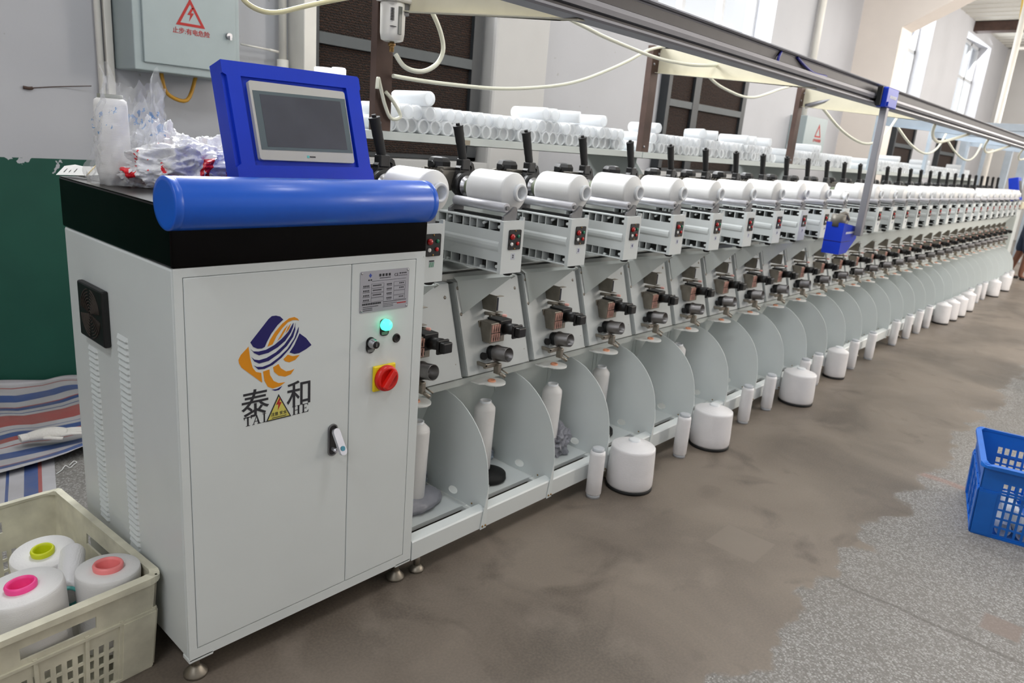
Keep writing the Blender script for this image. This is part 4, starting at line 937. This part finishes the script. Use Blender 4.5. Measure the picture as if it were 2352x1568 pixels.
tag(MB().lathe([(.0, .0), (.022, 0), (.022, .165), (.019, .17)], (.80, SYF+.1, SZ), n=24, cap=False).cyl((.80, SYF+.1, SZ), (.80, SYF+.1, SZ+.12), .0215, n=24).build('plastic_tube', tube_w, None, (.8, SYF+.1, SZ)), 'upright white tube standing left of the first brown post', 'plastic tube')

# posts with arms carrying the overhead rail
RY, RZ0, RZ1 = -.12, 1.418, 1.508
PX = [.895, 2.372, 4.045, 5.62, 7.2, 8.8]
for i, x in enumerate(PX):
    mt, am = (rust, cream) if i < 3 else (galv, galv)
    lab = ['rusty brown post with air filter arm behind the touch screen', 'rusty brown post at the end of the first shelf', 'rusty brown post with diagonal brace at the end of the second shelf', 'pale blue post at the end of the third shelf', 'pale blue post at the end of the fourth shelf', 'pale blue post at the end of the fifth shelf'][i]
    y0 = SYF+.005
    r = thing('rail_post', (x, y0+.03, SZ), lab, 'rail post', 'posts carrying the overhead rail'); o = Vector(r.location)
    b = MB().prism([(x-.03, y0), (x+.03, y0), (x+.03, y0+.028), (x+.025, y0+.028), (x+.025, y0+.005), (x-.025, y0+.005), (x-.025, y0+.028), (x-.03, y0+.028)], 'z', SZ+.0005, 1.575)
    ch(b, 'post', mt, r, o)
    b = MB()
    for z in (1.15, 1.545, 1.50): b.lathe([(.006, 0), (.005, .004), (0, .006)], (x+(.016 if z > 1.51 else -.012), y0, z), (0, -1, 0), 8)
    ch(b, 'post_bolts', steel, r, o)
    # arm: tapered sheet-metal cantilever from the post to the rail
    b = MB().prism([(y0-.001, 1.468), (RY-.01, 1.4165), (RY-.01, 1.4172), (RY+.06, 1.4176), (RY+.07, 1.51), (y0-.001, 1.57)], 'x', x+.024, x+.027).prism([(y0-.001, 1.466), (RY-.01, 1.4145), (RY-.01, 1.4165), (y0-.001, 1.468)], 'x', x+.0, x+.029)
    ch(b, 'arm', am, r, o)
    if i == 2: ch(MB().tube([(x+.02, y0-.02, 1.47), (x+.05, y0-.26, 1.545)], .014, n=6, smoothp=False), 'brace', alu, r, o)
r = thing('overhead_rail', (4.7, RY, RZ0), 'long aluminium overhead rail running above the winding units', 'overhead rail'); o = Vector(r.location)
ra, rb_ = -.3, 10.4
b = MB().prism([(RY-.022, 1.418), (RY+.03, 1.418), (RY+.03, 1.508), (RY-.02, 1.508), (RY-.024, 1.503), (RY-.02, 1.499), (RY-.012, 1.498), (RY-.010, 1.494), (RY-.010, 1.466), (RY-.022, 1.463), (RY-.025, 1.452), (RY-.022, 1.441), (RY-.010, 1.438), (RY-.010, 1.432), (RY-.024, 1.429), (RY-.026, 1.423)], 'x', ra, rb_)
ch(b, 'rail_profile', alu, r, o)
ch(MB().box(ra, rb_, RY-.0115, RY-.0101, 1.467, 1.494).box(ra, rb_, RY-.0115, RY-.0101, 1.4322, 1.4378), 'rail_groove', dalu, r, o)
ch(MB().tube([(2.02, RY-.015, 1.495), (2.0, RY-.018, 1.475), (2.0, RY-.016, 1.45)], .005).tube([(2.16, RY-.014, 1.497), (2.24, RY-.018, 1.475), (2.34, RY-.018, 1.462), (2.46, RY-.016, 1.466)], .005), 'blue_cable', purple, r, o)
# travelling blower
bx0 = 3.13
r = thing('travelling_blower', (bx0, RY-.06, 1.4), 'blue carriage and blower head hanging on a pole from the overhead rail', 'travelling blower'); o = Vector(r.location)
b = MB().box(bx0-.06, bx0+.1, RY-.07, RY-.0285, 1.408, 1.492, .004)
cr = ch(b, 'carriage', blue, r, o)
b = MB().box(bx0-.075, bx0-.061, RY-.05, RY-.027, 1.412, 1.495, .003); ch(b, 'carriage_side', black, cr, o)
b = MB()
for k in range(6): b.prism(bx(bx0-.02+k*.017, bx0-.008+k*.017, 1.447, 1.460), 'y', RY-.07, RY-.0706)
ch(b, 'carriage_lettering', paper, cr, o)
ch(MB().box(bx0-.018, bx0+.018, RY-.066, RY-.036, .83, 1.408, .003), 'pole', alu, r, o)
ch(MB().box(bx0-.052, bx0-.03, RY-.078, RY-.03, 1.413, 1.43), 'rail_shoe', blue, cr, o)
hx = bx0-.02
hx = 2.972
b = MB().prism([(hx, .745), (hx+.1, .748), (hx+.205, .812), (hx+.195, .868), (hx, .889)], 'y', RY-.03, RY+.05)
hd2 = ch(b, 'blower_head', blue, r, o)
ch(MB().box(hx-.0008, hx+.12, RY-.0308, RY+.0508, .802, .805), 'head_seam', navy, hd2, o)
b = MB()
for k in range(7): b.prism(bx(hx+.045+k*.018, hx+.056+k*.018, .838, .848), 'y', RY-.03, RY-.0308)
ch(b, 'head_lettering', paper, hd2, o); hx = 3.05
b = MB().cyl((hx-.05, RY+.01, .87), (hx-.05, RY+.01, .925), .032, n=20).cyl((hx+.0, RY+.01, .86), (hx+.035, RY+.01, .905), .022, n=14).tube([(hx-.05, RY+.01, .92), (hx, RY+.0, .93), (hx+.03, RY-.01, .9)], .008)
ch(b, 'blower_motor', motorm, r, o)

# air filter and hoses
r = thing('air_filter', (.895, .53, 1.37), 'white air filter bowl hanging under the arm of the first post', 'air filter'); o = Vector(r.location)
cx, cy_ = .884, .535
ch(MB().lathe([(.022, 1.378), (.032, 1.382), (.035, 1.40), (.036, 1.478), (.034, 1.482)], (cx, cy_, 0), n=28), 'filter_bowl', pvc, r, o)
ch(MB().box(cx-.045, cx+.05, cy_-.04, cy_+.03, 1.482, 1.53, .006), 'filter_head', pvc, r, o)
b = MB().box(cx-.008, cx+.004, cy_-.0385, cy_-.034, 1.396, 1.47, .001); ch(b, 'sight_window', M_('sight_grey', (110, 112, 106), .3), r, o)
b = MB().box(cx+.012, cx+.034, cy_-.032, cy_-.02, 1.45, 1.482, .002); ch(b, 'lock_tab', cast, r, o)
b = MB()
for k in range(9): b.box(cx-.027, cx-.0275+.010+.002*(k % 3), cy_-.0305+.0005*k*0, cy_-.022, 1.432+k*.0038, 1.4335+k*.0038)
b.box(cx-.027, cx-.012, cy_-.033, cy_-.02, 1.415, 1.4165); ch(b, 'printed_scale', ink, r, o)
ch(MB().cyl((cx, cy_, 1.378), (cx, cy_, 1.35), .007, n=10).cyl((cx, cy_, 1.374), (cx, cy_, 1.366), .011, n=6), 'drain_fitting', brass, r, o)
HG = 'white air hoses strung between the posts'
def hose(pts, lab, r_=.0062, m=hosem): tag(MB().tube(pts, r_, n=10).build('air_hose', m, None, pts[0]), lab, 'air hose', HG)
hose([(.94, .5, 1.51), (.985, .5, 1.49), (1.03, .5, 1.44), (1.053, .5, 1.384), (1.035, .5, 1.34), (.99, .5, 1.312), (.945, .5, 1.305), (.91, .51, 1.315), (.895, .53, 1.345)], 'white hose looping from the filter head to the bowl below', .0068)
hose([(.92, .57, 1.288), (1.05, .575, 1.287), (1.194, .575, 1.29), (1.36, .575, 1.297), (1.515, .575, 1.313), (1.7, .575, 1.342), (1.841, .575, 1.375), (2.0, .575, 1.428), (2.151, .575, 1.486), (2.3, .575, 1.55), (2.43, .57, 1.584)], 'white hose sagging from the first post up to the second post')
hose([(1.25, .3, 1.55), (1.38, .3, 1.518), (1.5, .3, 1.502), (1.624, .3, 1.488), (1.907, .3, 1.469), (2.08, .3, 1.470), (2.233, .3, 1.479), (2.43, .3, 1.504), (2.56, .3, 1.535)], 'white hose hanging below the rail before the second post')
hose([(2.43, .4, 1.50), (2.6, .4, 1.45), (2.763, .4, 1.428), (2.9, .4, 1.42), (3.022, .4, 1.429), (3.16, .4, 1.46), (3.283, .4, 1.492), (3.5, .4, 1.54)], 'white hose sagging between the second and third posts')
hose([(.44, .62, 1.46), (.465, .6, 1.415), (.51, .6, 1.400), (.56, .6, 1.405), (.624, .6, 1.428), (.68, .6, 1.448), (.74, .6, 1.468), (.84, .6, 1.50)], 'cream hose curving over the touch screen toward the first post', .0065, M_('cream_hose', (222, 214, 170), .35))
hose([(.855, .56, 1.245), (.858, .56, 1.275), (.87, .565, 1.255), (.895, .57, 1.2), (.92, .57, 1.165), (.955, .57, 1.175), (.925, .57, 1.215), (.895, .57, 1.24)], 'white hose tied in a slack bow against the first brown post', .0055)
for i in range(3, 6):
    x = PX[i-1]; hose([(x+.05, .5, 1.5), (x+.4, .45, 1.36), (x+.8, .42, 1.30), (x+1.15, .42, 1.36), (x+1.5, .45, 1.52)], 'white hose sagging between the %s and %s posts' % (ordn(i), ordn(i+1)), .009)
    hose([(x+.3, RY+.02, 1.422), (x+.55, RY+.08, 1.37), (x+.8, RY+.1, 1.34), (x+1.05, RY+.08, 1.37), (x+1.25, RY+.02, 1.422)], 'cream hose hanging from the rail between the %s and %s posts' % (ordn(i), ordn(i+1)), .009, hosem)

# machine end console and pale steel frames beyond
r = thing('end_console', (9.8, .25, 0), 'blue and cream console at the far end of the winding machine', 'console'); o = Vector(r.location)
ch(MB().box(9.62, 9.82, .1, .52, .06, .84, .006), 'console_body', white, r, o); ch(MB().box(9.62, 9.82, .08, .52, .84, .92, .006), 'console_top', cream, r, o)
hm = Matrix.Translation((9.63, .17, .925)) @ Matrix.Rotation(R(-14), 4, 'X')
ch(MB().box(0, .2, -.05, .05, 0, .26, .006, 0, hm), 'console_screen_housing', blue, r, o); ch(MB().box(.02, .18, -.054, -.05, .04, .22, .002, 0, hm), 'console_screen', screenm, r, o)
for x in (9.66, 9.78):
    for y in (.15, .47): ch(MB().cyl((x, y, 0), (x, y, .06), .02, n=10), 'levelling_foot', dsteel, r, o)
for k, (x, lab) in enumerate(((10.9, 'nearest pale blue steel frame beyond the machine end'), (12.4, 'middle pale blue steel frame beyond the machine end'), (14.2, 'farthest pale blue steel frame beyond the machine end'))):
    r = thing('steel_frame', (x, .8, 0), lab, 'steel frame', 'pale blue steel frames in the far room'); o = Vector(r.location)
    ch(MB().box(x-.05, x+.05, 1.0, 1.1, 0, 1.75, .004), 'frame_post', galv, r, o); ch(MB().box(x-.05, x+.05, .3, .4, 0, 1.75, .004), 'frame_post', galv, r, o); ch(MB().box(x-.05, x+.05, -.1, 1.1, 1.75, 1.84, .004), 'cross_beam', galv, r, o)
r = thing('trolley', (4.62, -.98, 0), 'dark trolley with red fork at the right edge of the aisle', 'trolley'); o = Vector(r.location)
ch(MB().lathe([(.03, -.015), (.045, -.013), (.045, .013), (.03, .015)], (4.6, -.91, .045), (0, 1, 0), 24), 'wheel', rubber, r, o)
ch(MB().box(4.57, 4.63, -.935, -.93, .03, .1).box(4.57, 4.63, -.89, -.885, .03, .1).box(4.56, 4.64, -.94, -.88, .1, .11), 'fork', M_('dark_red_paint', (96, 26, 24), .5), r, o)
ch(MB().box(4.5, 5.1, -1.4, -.885, .11, .14, .004).box(4.52, 4.6, -1.38, -.9, .14, .3, .004), 'deck', M_('dark_grey_steel', (70, 68, 66), .5), r, o)
for x, y in ((5.05, -.95), (5.05, -1.35), (4.55, -1.35)): ch(MB().cyl((x, y-.012, .055), (x, y+.012, .055), .055, n=16), 'wheel', rubber, r, o)
# ------------------------------------------------------------------ crates
def crate(name, loc, rz, w_, l_, h, mt, lab, taper, slots, bands, handle=True):
    r = thing(name, loc, lab, 'crate', None, rz)
    th = .004
    def wall(mb, p0, p1, q0, q1, inward, long):
        p0, p1, q0, q1 = map(Vector, (p0, p1, q0, q1)); L0 = (p1-p0).length; n = Vector(inward)
        def P(s, z, d): a = p0.lerp(p1, s); b_ = q0.lerp(q1, s); return a.lerp(b_, z/h)+n*d
        def cell(s0, s1, z0, z1, d0=0, d1=th): mb.add([P(s0, z0, d0), P(s1, z0, d0), P(s1, z1, d0), P(s0, z1, d0), P(s0, z0, d1), P(s1, z0, d1), P(s1, z1, d1), P(s0, z1, d1)], [(0, 1, 2, 3), (7, 6, 5, 4), (0, 4, 5, 1), (1, 5, 6, 2), (2, 6, 7, 3), (3, 7, 4, 0)])
        sw, sb, mg = slots; zr = bands; s = mg; bars_ = [(0, mg)]
        n_ = int((1-2*mg)/((sw+sb)/L0)); stp = (1-2*mg)/n_
        for k in range(n_): bars_.append((mg+k*stp+stp*sw/(sw+sb), mg+(k+1)*stp))
        bars_.append((1-mg, 1))
        for z0, z1, kind in zr:
            if kind == 'solid': cell(0, 1, z0*h, z1*h)
            elif kind == 'handle' and long: cell(0, .36, z0*h, z1*h); cell(.64, 1, z0*h, z1*h)
            elif kind == 'handle': cell(0, .32, z0*h, z1*h); cell(.68, 1, z0*h, z1*h)
            else:
                for a, b_ in bars_: cell(a, b_, z0*h, z1*h)
        for z in (.0, .62): cell(0, 1, z*h, z*h+.006, -.004, 0)
        for s_ in (.0, mg-.02, .37, .62, 1-mg, .98): cell(s_, s_+.02, 0, h*.66, -.003, 0)
        for s0_, s1_ in ((0, mg-.02), (1-mg+.02, 1)): cell(s0_, s1_, .02*h, .62*h, -.006, 0)
    t = taper; b = MB()
    B0, B1, B2, B3 = (t, t, 0), (w_-t, t, 0), (w_-t, l_-t, 0), (t, l_-t, 0); T0, T1, T2, T3 = (0, 0, h), (w_, 0, h), (w_, l_, h), (0, l_, h)
    wall(b, B0, B1, T0, T1, (0, 1, 0), False); wall(b, B1, B2, T1, T2, (-1, 0, 0), True); wall(b, B2, B3, T2, T3, (0, -1, 0), False); wall(b, B3, B0, T3, T0, (1, 0, 0), True)
    b.box(t, w_-t, t, l_-t, 0, .005)
    b.build('crate_walls', mt, r)
    o_, i_ = .011, .006; b = MB()
    outer = [(-o_+x, -o_+y) for x, y in rr(0, w_+2*o_, 0, l_+2*o_, .03, 5)]; inner = rr(i_, w_-i_, i_, l_-i_, .02, 5)
    n_ = len(outer); vs = []
    for k, (lo, z) in enumerate(((outer, h-.012), (outer, h), (inner, h+.002), (inner, h-.006))): vs += [(x, y, z+.003*math.sin(i*1.1)*(1 if k in (1, 2) else 0)) for i, (x, y) in enumerate(lo)]
    fs = [(k*n_+i, k*n_+(i+1) % n_, ((k+1) % 4)*n_+(i+1) % n_, ((k+1) % 4)*n_+i) for k in range(4) for i in range(n_)]
    b.add(vs, fs, False); b.build('crate_rim', mt, r); return r
bw = [(0, .04, 'solid'), (.04, .13, 'slot'), (.13, .16, 'solid'), (.16, .25, 'slot'), (.25, .28, 'solid'), (.28, .37, 'slot'), (.37, .40, 'solid'), (.40, .49, 'slot'), (.49, .70, 'solid'), (.70, .82, 'handle'), (.82, 1, 'solid')]
CRZ = R(4); cw, cl_ = .37, .5
ex, ey = Vector((math.cos(CRZ), math.sin(CRZ), 0)), Vector((-math.sin(CRZ), math.cos(CRZ), 0))
cl0 = Vector((-.016, .098, 0))-ex*cw
crate('plastic_crate', cl0, CRZ, cw, cl_, .222, crate_w, 'dirty cream plastic crate of yarn cones beside the control cabinet', .016, (.009, .008, .2), bw)
def ccone(loc, r_, h, tubem, lab, tilt=(0, 0, 0), tr=.026):
    r = thing('yarn_cone', loc, lab, 'yarn cone', 'yarn cones in the cream crate'); r.rotation_euler = tilt
    MB().lathe([(r_*.82, -h), (r_*.9, -h+.01), (r_, -.012), (r_*.985, -.003), (r_*.95, 0), (tr, -.002)], n=48, cap=False).build('yarn_winding', yarn_f, r)
    MB().lathe([(tr, -.004), (tr+.001, .006), (tr-.001, .0095), (tr-.004, .0095), (tr-.006, .004), (tr-.008, -.06), (0, -.06)], n=32, cap=False).build('tube', tubem, r)
ccone((-.232, .180, .246), .071, .16, pinkt, 'large white yarn cone with bright pink tube in the cream crate', (R(-4), R(-4), 0), .0265)
ccone((-.084, .168, .232), .06, .17, salmon, 'white yarn cone with salmon pink tube in the cream crate', (R(-2), R(3), 0), .0275)
ccone((-.150, .352, .205), .062, .15, limet, 'white yarn cone with lime green tube at the back of the cream crate', (R(4), R(-5), 0), .022)
r = thing('yarn_spool', (-.156, .186, .186), 'thin white spool with teal tube lying in the cream crate', 'yarn spool'); dv = Vector((.36, .92, .06)).normalized()
MB().lathe([(.024, .002), (.0245, .02), (.0245, .15), (.02, .16), (.01, .165)], d=dv, n=32).build('yarn_winding', yarn_c, r)
MB().lathe([(.019, .02), (.019, -.003), (.02, -.006), (.0225, -.006), (.0235, -.003), (.0235, .003)], d=dv, n=32, cap=False).lathe([(.019, .06), (0, .06)], d=dv, n=24, cap=False).build('tube', tealt, r)
for k, (x, y) in enumerate(((-.30, .23), (-.115, .31), (-.29, .44), (-.13, .47))):
    r = thing('yarn_cone', (x, y, .006), 'white yarn cone low in the cream crate, %s' % ['behind the pink one', 'behind the salmon one', 'in the back left corner', 'in the back right corner'][k], 'yarn cone', 'yarn cones in the cream crate')
    MB().lathe([(.05, .0), (.052, .03), (.046, .1), (.02, .104)], n=28).build('yarn_winding', yarn_f, r); MB().lathe([(.02, .1), (.02, .115), (.015, .115)], n=20).build('tube', limet, r)
bb_ = [(0, .05, 'solid'), (.05, .15, 'slot'), (.15, .175, 'solid'), (.175, .275, 'slot'), (.275, .3, 'solid'), (.3, .4, 'slot'), (.4, .425, 'solid'), (.425, .525, 'slot'), (.525, .55, 'solid'), (.55, .65, 'slot'), (.65, .68, 'solid'), (.68, .78, 'slot'), (.78, .82, 'solid'), (.82, .9, 'handle'), (.9, 1, 'solid')]
BRZ = R(12.4-90)
crate('plastic_crate', (2.15, -.994, 0), BRZ, .52, .40, .25, crate_b, 'bright blue slatted plastic crate on the terrazzo floor at the right edge', .012, (.013, .007, .12), bb_)
bu, bv = Vector((math.cos(BRZ), math.sin(BRZ), 0)), Vector((-math.sin(BRZ), math.cos(BRZ), 0))
for k, (a, c_, z, rz) in enumerate(((.10, .12, .03, 0), (.16, .12, .03, .1), (.22, .13, .03, 0), (.12, .13, .078, .05), (.18, .12, .078, -.05), (.30, .12, .03, .1))):
    p = Vector((2.15, -.994, 0))+bu*a+bv*(c_-.09); r = thing('plastic_tube', (p.x, p.y, z), 'white plastic tube lying in the blue crate, %s' % ['bottom row nearest corner', 'bottom row second from the corner', 'bottom row third from the corner', 'upper row nearest corner', 'upper row second from the corner', 'bottom row fourth from the corner'][k], 'plastic tube', 'white tubes in the blue crate', BRZ+rz)
    MB().lathe([(.0195, .002), (.023, 0), (.0235, .002), (.0235, .172), (.019, .174), (.0195, .002)], n=20, d=(0, 1, 0), cap=False).build('tube_wall', tube_w, r)

# ------------------------------------------------------------------ tarpaulin, glove, thread on the floor at the left
def tf(u, v_):
    x = -.75+1.36*u; y = 1.21+.80*v_+.10*u-.05
    y = min(y, 1.975); base = .012+.016*mnoise.noise(Vector((u*5, v_*4, 3)))+.02*max(0, mnoise.noise(Vector((u*9, v_*3, 7))))
    z = base+.03*math.exp(-((v_-.02)/.05)**2)*(.5+.5*mnoise.noise(Vector((u*8, 0, 2))))
    if v_ > .8: z += (v_-.8)*.5*(.25+.75*max(0, mnoise.noise(Vector((u*2.4+.4, 5, 1)))+.35))
    return (x, y, max(.006, z))
tag(MB().grid(tf, 90, 50).build('striped_tarp', tarp_a, None, (0, 1.17, 0)), 'red, white and blue striped tarp crumpled on the floor by the green wall', 'tarp')
tq = tag(MB().grid(lambda u, v_: (-.9+.9*u, -.06+.42*v_, .003+.002*mnoise.noise(Vector((u*6, v_*6, 1)))), 30, 12).build('striped_tarp', tarp_b, None, (0, 0, 0)), 'flat striped tarp piece sticking out from under the crumpled tarp', 'tarp'); tq.location = (.062, 1.02, 0); tq.rotation_euler = (0, 0, R(-15.3))
# glove: palm and fingers
r = thing('cotton_glove', (.165, 1.372, .038), 'white cotton glove lying on the striped tarp', 'glove', None, R(-14))
b = MB()
def flatten(mb, k): mb.v = [(p[0], p[1], max(p[2], .0)*k) for p in mb.v]
b.tube([(-.075, .0, .012), (-.045, .004, .016), (-.01, .004, .018), (.02, 0, .015), (.03, 0, .012)], lambda t: .028*(.75+.35*math.sin(t*PI)), n=14)
for k in range(4): y = -.02+.013*k; b.tube([(.015, y, .014), (.045, y*1.15, .017), (.07+.008*(k in (1, 2)), y*1.3+.003, .012), (.083+.01*(k in (1, 2)), y*1.35+.002, .01)], lambda t: .0088*(1-.25*t), n=10)
b.tube([(-.03, -.02, .012), (-.005, -.038, .014), (.022, -.046, .010)], lambda t: .0095*(1-.2*t), n=10)
b.v = [(p[0], p[1], p[2]*.62) for p in b.v]; b.build('glove_body', cottonm, r); q = MB().tube([(-.098, -.004, .012), (-.085, -.001, .013), (-.072, 0, .013)], .022, n=14); q.v = [(p[0], p[1], p[2]*.6) for p in q.v]; q.build('cuff', cottonm, r)
tag(MB().tube([(.10, 1.15, .002), (.12, 1.165, .004), (.135, 1.175, .012), (.145, 1.168, .004), (.165, 1.19, .003), (.175, 1.2, .002), (.168, 1.206, .006), (.15, 1.19, .002)], .0014, n=6).build('yarn_scrap', paper, None, (.1, 1.15, .002)), 'loose white thread on the floor beside the flat tarp', 'thread')

# ------------------------------------------------------------------ person at the far right edge
def skin(name, verts, edges, radii, mt, parent, root=0, sub=2):
    me = bpy.data.meshes.new(name); me.from_pydata(verts, edges, []); o = bpy.data.objects.new(name, me); C.objects.link(o)
    m = o.modifiers.new('s', 'SKIN'); sk = me.skin_vertices[0].data
    for i, q in enumerate(radii): sk[i].radius = q if isinstance(q, tuple) else (q, q); sk[i].use_root = i == root
    s_ = o.modifiers.new('d', 'SUBSURF'); s_.levels = sub; s_.render_levels = sub
    dg = bpy.context.evaluated_depsgraph_get(); dg.update(); m2 = bpy.data.meshes.new_from_object(o.evaluated_get(dg)); m2.name = name
    bpy.data.objects.remove(o); bpy.data.meshes.remove(me)
    for p in m2.polygons: p.use_smooth = True
    m2.materials.clear(); m2.materials.append(mt); o = bpy.data.objects.new(name, m2); C.objects.link(o)
    if parent: o.parent = parent
    return o
pe = thing('person', (10.15, .0, 0), 'person in black top and dark blue knee-length bottoms at the right edge', 'person', None, R(200))
H = 1.22; h_ = H/7.5
V = [(0, 0, .62), (0, .005, .74), (0, 0, .88), (0, .0, .985), (0, .0, 1.04), (0, .012, 1.10), (0, .014, 1.165),
 (.065, 0, .585), (.075, .02, .32), (.07, -.005, .05), (.075, .06, .018), (.08, .10, .015), (-.065, 0, .585), (-.075, -.03, .33), (-.08, -.09, .06), (-.08, -.04, .02), (-.08, .005, .015),
 (.12, -.0, .965), (.16, .02, .77), (.155, .10, .60), (.15, .13, .53), (-.12, 0, .965), (-.165, .0, .77), (-.165, .07, .60), (-.16, .1, .53)]
Ed = [(0, 1), (1, 2), (2, 3), (3, 4), (4, 5), (5, 6), (0, 7), (7, 8), (8, 9), (9, 10), (10, 11), (0, 12), (12, 13), (13, 14), (14, 15), (15, 16), (3, 17), (17, 18), (18, 19), (19, 20), (3, 21), (21, 22), (22, 23), (23, 24)]
Rd_ = [(.1, .075), (.085, .065), (.1, .075), (.075, .05), (.032, .034), (.055, .066), (.04, .05), (.066, .066), (.044, .048), (.026, .03), (.024, .022), (.016, .012), (.066, .066), (.044, .048), (.026, .03), (.024, .022), (.016, .012), .036, .027, .02, .017, .036, .027, .02, .017]
skin('person_body', V, Ed, Rd_, skinm, pe)
skin('shorts', [(0, 0, .70), (0, 0, .60), (.06, 0, .55), (.078, .01, .42), (.08, .018, .29), (-.06, 0, .55), (-.078, -.018, .42), (-.08, -.032, .30)], [(0, 1), (1, 2), (2, 3), (3, 4), (1, 5), (5, 6), (6, 7)], [(.1, .08), (.112, .088), (.08, .082), .07, .066, (.08, .082), .07, .066], denim, pe)
skin('black_top', [(0, 0, .60), (0, .003, .74), (0, 0, .88), (0, 0, .985), (.115, 0, .97), (.145, .01, .86), (-.115, 0, .97), (-.145, 0, .86)], [(0, 1), (1, 2), (2, 3), (3, 4), (4, 5), (3, 6), (6, 7)], [(.118, .095), (.1, .08), (.112, .085), (.08, .058), .046, .04, .046, .04], shirtm, pe)
b = MB(); vs, fs = lumpy(.062, .076, .075, 2, .06, 3, 2, -.1); b.add([(v_[0], v_[1]-.006, v_[2]+1.115) for v_ in vs], fs, True); b.build('hair', hairm, pe)
b = MB()
for sx in (-1, 1): b.lathe([(.007, 0), (.005, .003), (0, .004)], (sx*.021, .07, 1.115), (0, 1, 0), 10)
b.build('eyes', ink, pe); MB().tube([(0, .074, 1.118), (0, .088, 1.096), (0, .078, 1.09)], .007, n=8).tube([(-.016, .07, 1.07), (0, .075, 1.069), (.016, .07, 1.07)], .004, n=6).build('nose_and_mouth', skinm, pe)
for sx, fy in ((1, .13), (-1, .1)):
    b = MB(); bx_, bz = sx*.152, .53
    for k, (dx, L_) in enumerate(((-.012, .04), (-.004, .046), (.004, .043), (.012, .036))): b.tube([(bx_, fy+dx, bz), (bx_, fy+dx*1.2+.006, bz-.03), (bx_-sx*.006, fy+dx*1.3+.01, bz-.03-L_*.6), (bx_-sx*.014, fy+dx*1.3+.008, bz-.03-L_)], lambda t: .0062*(1-.3*t), n=8)
    b.tube([(bx_-sx*.008, fy+.012, bz), (bx_-sx*.02, fy+.026, bz-.02), (bx_-sx*.024, fy+.03, bz-.04)], lambda t: .0066*(1-.3*t), n=8); b.build('fingers', skinm, pe)
for x, y in ((.077, .055), (-.08, -.045)): MB().box(x-.03, x+.03, y-.055, y+.065, .0, .03, .012).build('shoe', M_('dark_shoe', (20, 20, 24), .6), pe)

# ------------------------------------------------------------------ bring everything to metres
for me in {o.data for o in bpy.data.objects if o.type == 'MESH'}: me.transform(Matrix.Scale(S, 4))
for o in bpy.data.objects: o.location = Vector(o.location)*S
